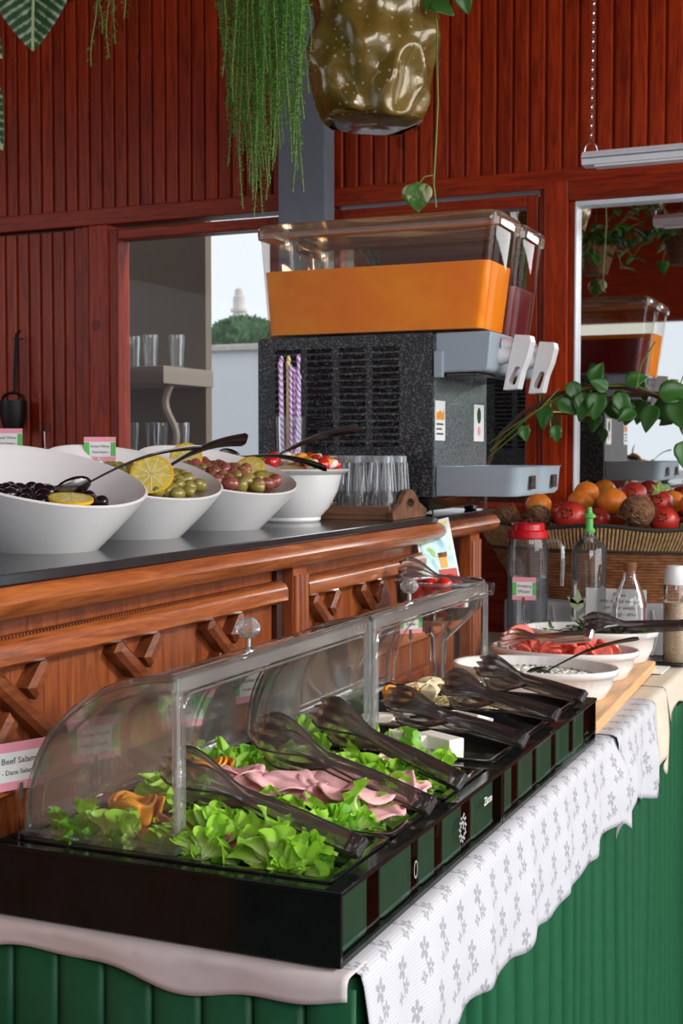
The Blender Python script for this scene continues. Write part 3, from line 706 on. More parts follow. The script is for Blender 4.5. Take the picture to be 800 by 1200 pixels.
# ------------------------------------------------------------ buffet table
TX1, TY0, TY1 = -.545, 1.25, 2.98
tab = empty('buffet_table', (-.78, 2.1, 0), 'long buffet table with a pleated green skirt', 'table')
G().box(-1.016, TX1 - .004, TY0 + .006, TY1, .715, .745, .003).build('tabletop', 'board', tab)
for (xx, yy) in ((-.98, 1.34), (-.62, 1.34), (-.98, 2.9), (-.62, 2.9)):
    G().tube([(xx, yy, FZ), (xx, yy, .715)], .015, 10).build('leg', 'iron', tab, True)
def pleat_path(side):
    pts = []
    if side == 'near':
        x = -1.015; i = 0
        while x < TX1 - .01:
            w = .062
            for (dx, dy) in ((0, .010), (.0035, -.003), (.018, -.006), (.046, -.004), (.0585, -.003)): pts.append((x + dx, TY0 + dy - .002))
            x += w
    else:
        y = TY0 + .004; r = random.Random(5)
        while y < TY1:
            w = r.uniform(.060, .105)
            for (t, d) in ((0, -.048), (.06, -.018), (.16, .004), (.32, .015), (.48, .018), (.64, .012), (.80, -.002), (.92, -.022)): pts.append((TX1 - .003 + d + r.uniform(-.002, .002), y + t * w))
            y += w
    return pts
def skirt(pts, name, par, z0=FZ + .012, z1=.735, flare=1.0, seed=2):
    pts = [Vector((*p, 0)) for p in pts]
    fine = []
    for i in range(len(pts) - 1):
        for k in range(2): fine.append(pts[i].lerp(pts[i + 1], k / 2))
    fine.append(pts[-1]); pts = fine
    cx = Vector((-.78, 2.1, 0)); g = G(); nz = 9
    def fn(u, v):
        i = u * (len(pts) - 1); k = min(int(i + 1e-6), len(pts) - 2); p = pts[k].lerp(pts[k + 1], i - k)
        z = z1 + (z0 - z1) * v; wob = mnoise.noise(Vector((p.x * 6, p.y * 6, z * 3))) * .010 * v
        s = 1 + .012 * v * flare
        return Vector((cx.x + (p.x - cx.x) * s + wob, cx.y + (p.y - cx.y) * s + wob * .6, z))
    g.grid(fn, len(pts), nz)
    return g.build(name, 'green', par, True, solid=.0015, auto=False)
skirt(pleat_path('near'), 'near_skirt', tab); skirt(pleat_path('side'), 'side_skirt', tab)
# white cloths
def cloth_strip(name, y0, y1, droplen, mat, label, top_x=-1.012, ztop=.7475, xe=TX1 + .012, seed=0, amp=.004, wave=None):
    g = G(); nu = max(12, int((y1 - y0) / .014)); nv = 26; uv = []
    W0 = 0.10
    def fn(u, v):
        y = y0 + (y1 - y0) * u; d = droplen(y); tot = W0 + .02 + d; s = v * tot
        if s < W0: x = xe - W0 + s; z = ztop + (0.0015 if s > .05 else 0)
        elif s < W0 + .02:
            a = (s - W0) / .02 * pi / 2; x = xe + .012 * sin(a); z = ztop - .012 + .012 * cos(a) + .0015 * (1 - a / (pi / 2))
        else:
            q = s - W0 - .02; f = min(1, q / .09)
            x = xe + .012 + .010 * f + amp * f * (sin(y * 31 + seed) + .6 * sin(y * 57 + 2 * seed + q * 9)); z = ztop - .012 - q
            if wave: x += wave(y, q)
        uv.append((y, s)); return Vector((x, y, z))
    g.grid(fn, nu, nv); g.uv = uv
    o = g.build(name, mat, None, True, origin=(xe, (y0 + y1) / 2, ztop), solid=.0012, auto=False); tag(o, label, 'tablecloth'); return o
def lerpt(tab_, y):
    for (a, va), (b, vb) in zip(tab_, tab_[1:]):
        if y <= b: return va + (vb - va) * max(0, (y - a)) / (b - a)
    return tab_[-1][1]
D1 = [(1.25, .19), (1.36, .175), (1.50, .150), (1.68, .152), (1.85, .166), (2.15, .163), (2.31, .156), (2.47, .135), (2.58, .20)]
D2 = [(2.42, .20), (2.52, .185), (2.60, .12), (2.68, .15), (2.80, .175), (2.84, .17), (2.92, .165)]
def fold1(y, q): return .022 * math.exp(-((y - 2.50) / .05) ** 2) * min(1, q / .05)
cloth_strip('lace_tablecloth', 1.262, 2.53, lambda y: lerpt(D1, y) - .004 * sin(y * 40), 'lace', 'white lace table edge cloth with grey flower sprigs hanging over the green skirt', wave=fold1)
cloth_strip('lace_tablecloth', 2.51, 2.90, lambda y: lerpt(D2, y), 'lace', 'short white lace cloth draped beside the wooden serving board', xe=TX1 + .020, ztop=.7505, seed=2, amp=.009)
cloth_strip('beige_tablecloth', 2.90, 3.08, lambda y: .15 - .03 * sin((y - 2.9) * 30), 'cream', 'beige cloth end with a frayed edge hanging beyond the lace', xe=TX1 + .012, seed=4, amp=.008)
# pale satin border under the near edge of the boxes
g = G(); 
def fn(u, v):
    x = -1.014 + u * (TX1 + .016 + 1.014); d = .028 + .010 * sin(x * 17 + 1) + .004 * sin(x * 41)
    s = v * (.06 + d)
    if s < .05: return Vector((x, TY0 + .045 - s, .7478))
    q = s - .05
    if q < .012: a = q / .012 * pi / 2; return Vector((x, TY0 - .005 - .008 * sin(a), .7478 - .008 + .008 * cos(a)))
    return Vector((x, TY0 - .013 - .003 * sin(x * 30), .7398 - (q - .012)))
g.grid(fn, 60, 14); tag(g.build('satin_border_cloth', 'satin', None, True, origin=(-.78, TY0, .7478), solid=.001, auto=False), 'narrow pale satin cloth hanging under the near black food box', 'tablecloth')

# ------------------------------------------------------------ second table
tab2 = empty('rear_table', (-.7, 3.4, 0), 'rear buffet table with cream cloth behind the serving board', 'table')
G().box(-1.2, -.545, 3.0, 3.86, .715, .745, .003).build('tabletop', 'cream', tab2)
for (xx, yy) in ((-1.15, 3.3), (-.62, 3.06), (-1.15, 3.8), (-.62, 3.8)):
    G().tube([(xx, yy, FZ), (xx, yy, .715)], .015, 10).build('leg', 'iron', tab2, True)
pp = []; y = 3.0; r = random.Random(8)
while y < 3.84:
    w = r.uniform(.05, .07)
    for (t_, d) in ((0, -.012), (.12, .003), (.5, .010), (.85, .003)): pp.append((-.542 + d, y + t_ * w))
    y += w
skirt(pp, 'side_skirt', tab2)
cloth_strip('cream_tablecloth', 3.09, 3.84, lambda y: .055 + .012 * sin(y * 21), 'cream', 'cream tablecloth with a short drop on the rear table', seed=7, xe=-.535)

# ------------------------------------------------------------ black food display boxes
def food_box(y0, y1, label, first):
    x0, x1 = -.985, TX1 + .003; z0, z1 = .752, .834
    e = empty('food_display_box', ((x0 + x1) / 2, (y0 + y1) / 2, z0), label, 'food display')
    th = .006
    G().box(x0, x1, y0, y1, z0, z0 + .006).build('base_plate', 'black_acrylic', e)
    G().box(x0, x1 - .0, y0, y0 + th, z0 + .006, z1 - .006).build('near_side', 'black_acrylic', e)
    G().box(x0, x1, y1 - th, y1, z0 + .006, z1 - .006).build('far_side', 'black_acrylic', e)
    G().box(x0, x0 + th, y0 + th, y1 - th, z0 + .006, z1 - .006).build('back_side', 'black_acrylic', e)
    sd = G().box(x1 - th, x1, y0 + th, y1 - th, z0 + .006, z1 - .006).build('front_side', 'smoked', e); tag(sd, 'smoked translucent side panel')
    # green pleated lining seen through the smoked side
    y = y0 + .012; r = random.Random(int(y0 * 10))
    while y < y1 - .05:
        w = min(r.uniform(.055, .12), y1 - .014 - y)
        G().prism([(x1 - .012, y), (x1 - .008, y + .006), (x1 - .008, y + w * .85), (x1 - .011, y + w), (x1 - .014, y + w), (x1 - .014, y)], z0 + .008, z0 + .070, 'Z').build('green_lining_fold', 'green_lining', e)
        y += w + r.uniform(.025, .05)
    # rim frame
    zf = z1 - .006
    G().box(x0 - .002, x1 + .002, y0 - .002, y0 + .016, zf, z1, .0015).build('rim', 'black_acrylic', e)
    G().box(x0 - .002, x1 + .002, y1 - .016, y1 + .001, zf, z1, .0015).build('rim', 'black_acrylic', e)
    G().box(x1 - .018, x1 + .002, y0 + .016, y1 - .016, zf, z1, .0015).build('rim', 'black_acrylic', e)
    G().box(x0 - .002, x0 + .022, y0 + .016, y1 - .016, zf, z1, .0015).build('rim', 'black_acrylic', e)
    # three pans
    n = 3; a0, a1 = y0 + .016, y1 - .016; w = (a1 - a0) / n
    for k in range(n):
        p0, p1 = a0 + w * k + .002, a0 + w * (k + 1) - .002; px0, px1 = x0 + .024, x1 - .020
        g = G(); zt = z1 + .0025; c = .010
        def ring(i, z, rr):
            out = []
            xa, xb, ya, yb = px0 + i, px1 - i, p0 + i, p1 - i
            for (cx, cy, a_) in ((xb - rr, yb - rr, 0), (xa + rr, yb - rr, 90), (xa + rr, ya + rr, 180), (xb - rr, ya + rr, 270)):
                for s_ in range(5):
                    an = radians(a_ + s_ * 22.5); out.append((cx + rr * cos(an), cy + rr * sin(an), z))
            return out
        rings = [ring(0, zt - .003, .012), ring(0, zt, .012), ring(.010, zt, .012), ring(.013, zt - .003, .014), ring(.020, z0 + .022, .018), ring(.030, z0 + .014, .02)]
        m = 20; vs = [p for rg in rings for p in rg]
        fs = [(i * m + k2, i * m + (k2 + 1) % m, (i + 1) * m + (k2 + 1) % m, (i + 1) * m + k2) for i in range(len(rings) - 1) for k2 in range(m)]
        fs.append(tuple((len(rings) - 1) * m + k2 for k2 in range(m)))
        g._add(vs, fs); g.build('food_pan', 'black_pan', e, True)
    return e
U1 = (1.25, 1.836); U2 = (1.840, 2.440)
fb1 = food_box(*U1, 'nearer black food display box with pans of lettuce and ham', True)
fb2 = food_box(*U2, 'farther black food display box with pans of cheese', False)
textmesh('lettering', 'Zicco', .016, 'paper', fb1, (TX1 + .0036, 1.765, .806), (0, 1, 0), (0, 0, 1), .0002)
# printed emblems on the box side
g = G()
for k in range(26):
    a = k * .55; rr = .003 + .016 * sqrt(k / 26); g.lathe([(0, .0), (.0022, .0), (.0022, .0004), (0, .0004)], 6, (0, 0, 0), fn=lambda p, an, rr=rr, a=a: Vector((TX1 + .0032 + p.z, 1.652 + rr * cos(a) * .8 + p.x, .795 + rr * sin(a) + p.y)))
g.build('printed_emblem', 'greycloth', fb1)
g = G(); g.lathe([(.005, 0), (.006, 0), (.006, .0003), (.005, .0003), (.005, 0)], 20, fn=lambda p, an: Vector((TX1 + .0032 + p.z, 1.475 + p.x, .792 + p.y * 1.8)), cap=False); g.build('printed_emblem', 'greycloth', fb1)

# roll-top covers: quarter round back, two end walls, open front with a lip
def dome(y0, y1, label):
    xf, xb, z0 = -.762, -.966, .8365; H = .197
    e = empty('roll_top_cover', ((xf + xb) / 2, (y0 + y1) / 2, z0), label, 'food cover')
    n = 20
    def arc(k, inset=0):
        a = pi / 2 * k / n; return (xf - (xf - xb - inset) * sin(a), z0 + (H - inset) * cos(a) ** .85)
    g = G(); g.grid(lambda u, v: Vector((arc(u * n)[0], y0 + (y1 - y0) * v, arc(u * n)[1])), n + 1, 4); g.build('curved_back', 'clear', e, True, solid=.003)
    for yy in (y0, y1):
        c = [arc(k, .002) for k in range(n + 1)]; vs = [(xf, yy, z0)] + [(p[0], yy, p[1]) for p in c]
        G()._add(vs, [(0, k + 1, k + 2) for k in range(n)]).build('end_wall', 'clear', e, False, solid=.003)
        w = G().tube([(arc(k)[0], yy, arc(k)[1]) for k in range(n + 1)], .0045, 8); w.build('edge_rib', 'clear_rim', e, True)
        ins = .016; s = 1 if yy == y0 else -1
        G().tube([(arc(k, ins)[0], yy + s * .004, arc(k, ins)[1]) for k in range(n + 1)], .002, 6).build('edge_rib', 'clear_rim', e, True)
        G().tube([(xf, yy, z0 + .002), (xf, yy, z0 + H)], .0045, 8).build('front_rib', 'clear_rim', e, True)
        G().lathe([(0, 0), (.009, 0), (.009, .012), (0, .012)], 16, fn=lambda p, an, yy=yy: Vector((xf - .004 + p.x, yy - .006 + p.z, z0 + .012 + p.y))).build('pivot', 'clear_rim', e, True)
    # front lip frame with rounded inner corners
    lw = .014; pts = []
    G().box(xf - .003, xf + .003, y0, y1, z0 + H - .016, z0 + H + .002, .0015).build('top_lip', 'clear_rim', e)
    for s, yy in ((1, y0), (-1, y1)):
        a, b = (yy, yy + lw) if s == 1 else (yy - lw, yy)
        G().box(xf - .0015, xf + .0015, a, b, z0 + .002, z0 + H - .016).build('side_lip', 'clear_rim', e)
    R = .02; path = []
    path += [(xf + .002, y0 + lw, z0 + .01), (xf + .002, y0 + lw, z0 + H - .02 - R)]
    path += [(xf + .002, y0 + lw + R - R * cos(a), z0 + H - .02 - R + R * sin(a)) for a in (.4, .8, 1.2)]
    path += [(xf + .002, y0 + lw + R, z0 + H - .02), (xf + .002, y1 - lw - R, z0 + H - .02)]
    path += [(xf + .002, y1 - lw - R + R * sin(a), z0 + H - .02 - R + R * cos(a)) for a in (.4, .8, 1.2)]
    path += [(xf + .002, y1 - lw, z0 + H - .02 - R), (xf + .002, y1 - lw, z0 + .01)]
    G().tube(path, .0018, 6).build('lip_bead', 'clear_rim', e, True)
    # rounded top roll and back flange
    G().tube([(xf - .006, y0, z0 + H + .001), (xf - .006, y1, z0 + H + .001)], .007, 10, .6).build('top_roll', 'clear_rim', e, True)
    G().box(xb - .006, xb + .012, y0, y1, z0 - .001, z0 + .006, .001).build('back_flange', 'clear_rim', e)
    G().box(xb - .004, xf + .004, y0 - .010, y0 + .008, z0 - .001, z0 + .005, .001).build('end_flange', 'clear_rim', e)
    # faceted knob on the ridge
    ky = (y0 + y1) / 2 - (.085 if y0 < 1.5 else .10)
    kb = G().lathe([(.008, 0), (.008, .003), (.0035, .006), (.0035, .016), (.007, .018)], 14, (xf - .012, ky, z0 + H + .004)).build('knob_stem', 'chrome', e, True)
    G().lathe([(0, .017), (.009, .018), (.016, .026), (.0165, .031), (.011, .040), (.006, .043), (0, .043)], 8, (xf - .012, ky, z0 + H + .004)).build('knob', 'knob_glass', e)
    return e
dome(1.292, 1.862, 'clear roll-top cover over the nearer food box, streaked and hazy')
dome(1.882, 2.462, 'clear roll-top cover over the farther food box')

# ------------------------------------------------------------ food
LM = []
def lettuce_mesh(seed, mat):
    r = random.Random(seed); ph = [r.uniform(0, 6) for _ in range(6)]; g = G()
    A = r.uniform(1.1, 1.7); f1, f2_ = r.choice((9, 10, 11)), r.choice((23, 25, 28))
    def fn(u, v):
        a = (u - .5) * 2 * A; R = .050 * (v ** .85) * (1 + .08 * sin(4 * a + ph[0]) * v)
        am = .0095 * v ** 1.7
        z = .012 * v * v + am * sin(f1 * a + ph[2]) + am * .55 * sin(f2_ * a + ph[3] + 4 * v) + .003 * sin(9 * v + ph[4])
        R -= .003 * v ** 3 * (1 - cos(f2_ * a + ph[3] + 1.2)) * .5
        da = .09 * v * v * cos(f1 * a + ph[2]) + .05 * v ** 3 * cos(f2_ * a + ph[5]); return Vector((R * sin(a + da), R * cos(a + da), z))
    g.grid(fn, 130, 9); return g.build('lettuce_leaf', mat, None, True, auto=False)
def lettuce(area_, n, label, group, seed, z=.818, mats=('lettuce', 'lettuce_d')):
    r = random.Random(seed); protos = []
    for i in range(n):
        x0, x1, y0, y1 = area_[i % len(area_)]
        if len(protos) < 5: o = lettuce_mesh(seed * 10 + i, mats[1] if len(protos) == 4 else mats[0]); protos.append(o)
        else: o = inst(r.choice(protos), (0, 0, 0))
        p = Vector((r.uniform(x0, x1), r.uniform(y0, y1), z + r.uniform(-.008, .010)))
        d = Vector((r.uniform(-.6, .7), r.uniform(-1.0, .2), r.uniform(.3, 1.1)))
        orient(o, p, d, Vector((r.uniform(-.6, .6), -.7, .7)), r.uniform(.75, 1.2)); tip_ = p.y + d.normalized().y * .052 * o.scale[0]; lo_ = 1.288; o.location.y += max(0, lo_ - tip_); w_ = label[i % len(area_)]; tag(o, 'frilly green lettuce leaf ' + w_, 'lettuce', 'lettuce leaves ' + w_)
P1, P2, P3 = (1.27, 1.445), (1.455, 1.63), (1.645, 1.815)
lettuce([(-.93, -.84, 1.29, 1.36), (-.78, -.62, 1.29, 1.33), (-.74, -.60, 1.30, 1.40), (-.80, -.62, 1.37, 1.44), (-.66, -.60, 1.31, 1.40)], 36, ['at the left end of the nearest pan, under the cover', 'along the near edge of the nearest pan', 'between salami and tongs in the nearest pan', 'behind the tongs in the nearest pan', 'at the right end of the nearest pan'], '', 3)
lettuce([(-.90, -.72, 1.46, 1.52), (-.80, -.62, 1.455, 1.475), (-.64, -.60, 1.47, 1.58), (-.90, -.80, 1.50, 1.60), (-.93, -.88, 1.5, 1.62)], 34, ['at the near left of the second pan', 'in front of the ham in the second pan', 'at the right end of the ham pan', 'around the orange rose in the second pan', 'at the far left end of the second pan'], '', 4)
lettuce([(-.92, -.74, 1.72, 1.80), (-.74, -.60, 1.67, 1.74), (-.68, -.60, 1.66, 1.80), (-.78, -.68, 1.66, 1.70), (-.92, -.80, 1.66, 1.72)], 34, ['at the far side of the third pan', 'in the middle of the third pan', 'at the right end of the third pan', 'under the tongs in the third pan', 'at the near left of the third pan'], '', 5)
lettuce([(-.92, -.80, 1.88, 1.92), (-.74, -.68, 1.87, 1.90)], 6, ['left of the white cheese blocks', 'under the white cheese blocks'], '', 6)
def slice_mesh(name, mat, seed, R=.045, fold=.5, th=.0022):
    r = random.Random(seed); p1, p2 = r.uniform(0, 6), r.uniform(0, 6); g = G()
    def fn(u, v):
        a = 2 * pi * u; q = R * v; x, y = q * cos(a), q * sin(a)
        z = .006 * sin(x * 80 + p1) * v + .004 * sin(y * 95 + p2) * v
        if x > 0: q_ = x / R; z += .010 * fold * sin(q_ * pi) ; x = x * (1 - 1.1 * fold * q_)
        return Vector((x, y, z))
    g.grid(fn, 28, 6, True, False); return g.build(name, mat, None, True, solid=th, auto=False)
def slices(name, mat, spots, label, cat, group, seed, R=.036):
    r = random.Random(seed); prot = [slice_mesh(name, mat, seed + k, R, f) for k, f in enumerate((.15, .5, .9))]
    used = 0
    for i, (x, y, z) in enumerate(spots):
        o = prot[i] if i < 3 else inst(r.choice(prot), (0, 0, 0))
        o.location = (x, y, z); o.rotation_euler = (r.uniform(-.22, .3), r.uniform(-.22, .22), r.uniform(0, 6.28)); w_ = ('left', 'middle', 'right')[min(2, i * 3 // len(spots))]; tag(o, label + ', %s third of its row' % w_, cat, group + ', ' + w_)
r = random.Random(21)
slices('ham_slice', 'ham', [(-.86 + .26 * (i / 22) + r.uniform(-.015, .015), 1.555 + r.uniform(-.035, .03), .846 + .006 * (i % 4)) for i in range(24)], 'folded pink ham slice in the second pan', 'ham', 'ham slices in the second pan', 31)
slices('salami_slice', 'salami', [(-.84 + .16 * (i / 11) + r.uniform(-.01, .01), 1.345 + r.uniform(-.02, .03), .832 + .004 * (i % 3)) for i in range(12)], 'thin reddish salami slice in the nearest pan', 'salami', 'salami slices in the nearest pan', 41, .030)
slices('chicken_slice', 'cheese_y', [(-.84 + .20 * (i / 13) + r.uniform(-.01, .01), 1.74 + r.uniform(-.03, .03), .832 + .004 * (i % 3)) for i in range(14)], 'pale cold cut slice in the third pan', 'cold cut', 'pale slices in the third pan', 51, .034)
def food_bed(x0, x1, y0, y1, zb, mat, name, label, cat, seed, h=.012):
    g = G(); 
    def fn(u, v):
        x = x0 + (x1 - x0) * u; y = y0 + (y1 - y0) * v; e_ = min(u, 1 - u, v, 1 - v) * 6; e_ = min(1, e_)
        return Vector((x, y, zb + h * e_ + .006 * mnoise.noise(Vector((x * 40, y * 40, seed)))))
    g.grid(fn, 24, 14); o = g.build(name, mat, None, True, origin=(x0, y0, zb), solid=.008, auto=False); tag(o, label, cat, None, 'stuff')
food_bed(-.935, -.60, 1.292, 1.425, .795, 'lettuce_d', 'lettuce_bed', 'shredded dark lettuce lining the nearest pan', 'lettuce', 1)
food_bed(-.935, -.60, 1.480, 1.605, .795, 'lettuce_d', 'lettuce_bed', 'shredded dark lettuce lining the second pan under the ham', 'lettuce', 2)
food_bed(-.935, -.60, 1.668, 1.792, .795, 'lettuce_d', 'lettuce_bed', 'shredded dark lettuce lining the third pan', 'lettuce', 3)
# orange rose garnishes
def rose(loc, label, s=1.0):
    e = empty('orange_rose', loc, label, 'garnish'); L = Vector(loc)
    for k, (R0, turns, hh) in enumerate(((.024, .85, .026), (.019, .9, .028), (.013, 1.2, .028))):
        def fn(u, v):
            a = 2 * pi * turns * u + k * 2; R = R0 * (1 - .12 * u) * (1 + .28 * v) * s; return L + Vector((R * cos(a) * 1.25, R * sin(a) * .9, (hh * v + .004 * sin(a * 3)) * s))
        G().grid(fn, 30, 6).build('peel_petal', 'orange_flesh', e, True, solid=.004 * s, auto=False)
rose((-.875, 1.385, .838), 'curled orange peel rose beside lettuce in the nearest pan', .98)
rose((-.885, 1.585, .842), 'curled orange peel rose behind the ham in the second pan', .98)
rose((-.865, 2.265, .832), 'small orange peel rose beside the pale cheese in the farther box', .9)
# white cheese blocks
def block(loc, dims, rz, label, group=None, mat='cheese', rx=0):
    g = G().box(-dims[0] / 2, dims[0] / 2, -dims[1] / 2, dims[1] / 2, 0, dims[2], .0025); o = g.build('cheese_block', mat, None, False); o.location = loc; o.rotation_euler = (rx, 0, rz); tag(o, label, 'cheese', group)
r = random.Random(9)
for i in range(7):
    block((-.85 + .030 * i, 1.925 + r.uniform(-.03, .02), .818 + .004 * (i % 3)), (.07, .028, .016), r.uniform(-.5, .1), 'white cheese block in the fourth pan', 'white cheese blocks in the fourth pan')
block((-.705, 1.895, .842), (.070, .028, .020), -.40, 'long white cheese block second from the right of its pile')
block((-.655, 1.888, .842), (.074, .030, .021), -.50, 'long thick white cheese block at the right end of its pile')
for i in range(14):
    block((-.86 + .2 * (i / 13), 2.135 + r.uniform(-.04, .04), .820 + .005 * (i % 4)), (.055, .04, .006), r.uniform(-.8, .8), 'thin white cheese slice in the fifth pan', 'white cheese slices in the fifth pan', rx=r.uniform(-.3, .3))
food_bed(-.935, -.64, 2.07, 2.19, .800, 'cheese', 'cheese_bed', 'crumbled white cheese lining the fifth pan', 'cheese', 5)
food_bed(-.935, -.72, 1.89, 2.00, .798, 'cheese', 'cheese_bed', 'crumbled white cheese lining the fourth pan', 'cheese', 6)
# grated cheese in the sixth pan
g = G(); r = random.Random(14)
for i in range(1100):
    x, y = r.uniform(-.93, -.62), r.uniform(2.27, 2.39); h = .045 * (1 - abs(x + .76) / .2) * (1 - abs(y - 2.33) / .09); z = .795 + max(0, h) + r.uniform(0, .008)
    a = r.uniform(0, 3.14); d = Vector((cos(a), sin(a), r.uniform(-.3, .3))) * r.uniform(.006, .012); q = Vector((x, y, z)); g.tube([q - d, q + Vector((0, 0, .002)), q + d], .0013, 4)
o = g.build('grated_cheese', 'cheese_y', None, True, origin=(-.78, 2.33, .80)); tag(o, 'heap of pale grated cheese in the farthest pan', 'cheese', None, 'stuff')
food_bed(-.935, -.62, 2.262, 2.395, .797, 'cheese_y', 'cheese_bed', 'grated cheese layer lining the farthest pan', 'cheese', 8, .02)
for i, (x, y) in enumerate(((-.845, 2.30), (-.83, 2.34), (-.815, 2.29), (-.84, 2.37))):
    o = G().ball((0, 0, 0), .02, 1.2, .9, .7, 12, 8, fn=lambda p, a: p * (1 + .12 * sin(4 * a) + .1 * sin(p.z * 300))).build('cheese_curl', 'cheese_y', None, True); o.location = (x, y, .850); o.rotation_euler.z = i
    tag(o, 'pale yellow cheese curl beside the orange peel rose', 'cheese', 'cheese curls in the farthest pan')

# serving tongs of moulded plastic
def arm_mesh(mat, name='tong_arm', L=.285, spread=.02, sign=1, head=.026, ridged=False):
    g = G()
    def fn(u, v):
        s = u * L; t = (v - .5) * 2
        # head occupies u>.62
        if u < .30: w = .0115
        elif u < .62: w = .0115 - .0040 * (u - .30) / .32
        else:
            q = (u - .62) / .38; w = .0075 + (head - .0075) * (sin(min(q * 1.25, 1) * pi / 2) ** 1.3) * (1 - .35 * max(0, q - .8) / .2)
        z = sign * (.004 + spread * (u ** 1.2)) 
        if u > .6: z += sign * .010 * sin((u - .6) / .4 * pi) - sign * .004 * t * t * sin((u - .6) / .4 * pi)
        flute = .0017 * cos(t * pi * 3.0) * (min(1, max(0, (u - .62) * 6))) - .003 * t * t * (1 if u < .6 else 0)
        scal = .006 * cos(t * pi * 3) if u > .98 else 0
        return Vector((s + scal, t * w + .006 * sin(u * pi * 2.2) * (u > .45) * 0, z + flute))
    g.grid(fn, 40, 15); return g
def tongs(name, end, head_p, label, mat='tongs_clear', L=None, roll=-.85, spread=.018, head=.026):
    e = empty(name, end, label, 'tongs'); a = Vector(end); b = Vector(head_p); d = b - a; L = L or d.length
    x = d.normalized(); y = Vector((0, 0, 1)).cross(x).normalized(); z = x.cross(y)
    m = Matrix(((x.x, y.x, z.x), (x.y, y.y, z.y), (x.z, y.z, z.z)))
    m = m @ Matrix.Rotation(roll, 3, 'X')
    for sg in (1, -1):
        g = arm_mesh(mat, sign=sg, L=L, spread=spread, head=head); gv = list(g.v)
        eg = G()
        for c_ in (0, 14): eg.tube([gv[i * 15 + c_] for i in range(40)], .0015, 6)
        eo = eg.build('arm_edge', 'tongs_rim' if mat != 'chrome' else mat, None, True); eo.parent = e; eo.matrix_local = m.to_4x4()
        o = g.build('tong_arm', mat, None, True, solid=.0022, auto=False); o.parent = e; o.matrix_local = m.to_4x4()
    g = G().tube([(.012, 0, .006), (0, 0, .0045), (-.004, 0, 0), (0, 0, -.0045), (.012, 0, -.006)], .0105, 10, .22)
    g2 = G().box(-.005, .014, -.0115, .0115, -.0065, .0065, .002); o = g2.build('hinge_end', 'tongs_black' if mat != 'chrome' else mat, None, True); o.parent = e; o.matrix_local = m.to_4x4()
    return e
TG = [((-.556, 1.335, .856), (-.815, 1.375, .910), 'clear smoked tongs resting across the nearest pan of lettuce', 'tongs_clear', .026),
      ((-.545, 1.530, .856), (-.80, 1.585, .912), 'clear smoked tongs lying on the pink ham', 'tongs_clear', .028),
      ((-.548, 1.660, .856), (-.79, 1.765, .905), 'clear smoked tongs lying in the third pan behind the ham', 'tongs_clear', .026),
      ((-.545, 1.955, .852), (-.785, 2.03, .878), 'dark tongs lying over the white cheese blocks', 'tongs_black', .024),
      ((-.548, 2.165, .852), (-.755, 2.22, .876), 'broad black tongs lying over thin white cheese slices', 'tongs_black', .028),
      ((-.545, 2.345, .852), (-.755, 2.43, .874), 'dark tongs resting on the farthest pan of grated cheese', 'tongs_black', .025)]
for en, hd, lb, mt, hw in TG: tongs('serving_tongs', en, hd, lb, mt, head=hw)

# name cards behind the boxes
CY = [(1.315, ('Beef Salami', '- Dana Salam -'), 'pink and green name card reading Beef Salami, nearest behind the box'), (1.475, ('Turkey Salami', '- Hindi Salam -'), 'pink and green name card seen through the near end of the roll-top cover'),
      (1.70, ('Turkey Ham', '- Hindi Jambon -'), 'pink and green name card behind the second pan'), (1.93, ('Chicken Ham', '- Tavuk Jambon -'), 'pink and green name card seen between the two roll-top covers')]
for yy, ln, lb in CY: name_card((-.995, yy, .752), .939, .080, .058, (1, -.45, 0), ln, lb)
for (yy, ln, lb) in ((2.50, ('Feta Cheese', '- Peynir -'), 'pink and green name card seen through the farther roll-top cover'), (2.62, ('Kashkaval', '- Kasar -'), 'narrow pink and green card farther behind the roll-top covers')):
    name_card((-.93, yy, .745), .975, .05, .05, (1, -.9, 0), ln, lb)
# cards behind the bowls on the bar
name_card((-1.345, 2.02, BT), 1.316, .056, .043, (.52, -.85, 0), ('Green Olives', '- Yesil Zeytin -'), 'pink and green name card standing behind the green olive bowl')
name_card((-1.533, 2.0, BT), 1.332, .056, .043, (.52, -.85, 0), ('Black Olives', '- Siyah Zeytin -'), 'pink and green name card at the left edge behind the nearest bowl')
# small glass dish at the near left of the bar
g = G().lathe([(.03, 0), (.055, .02), (.065, .035), (.062, .035), (.05, .02), (0, .006)], 24); o = g.build('glass_dish', 'glass_edge', None, True); o.location = (-1.135, 1.345, BT); tag(o, 'small clear glass dish left of the nearest white bowl', 'dish')

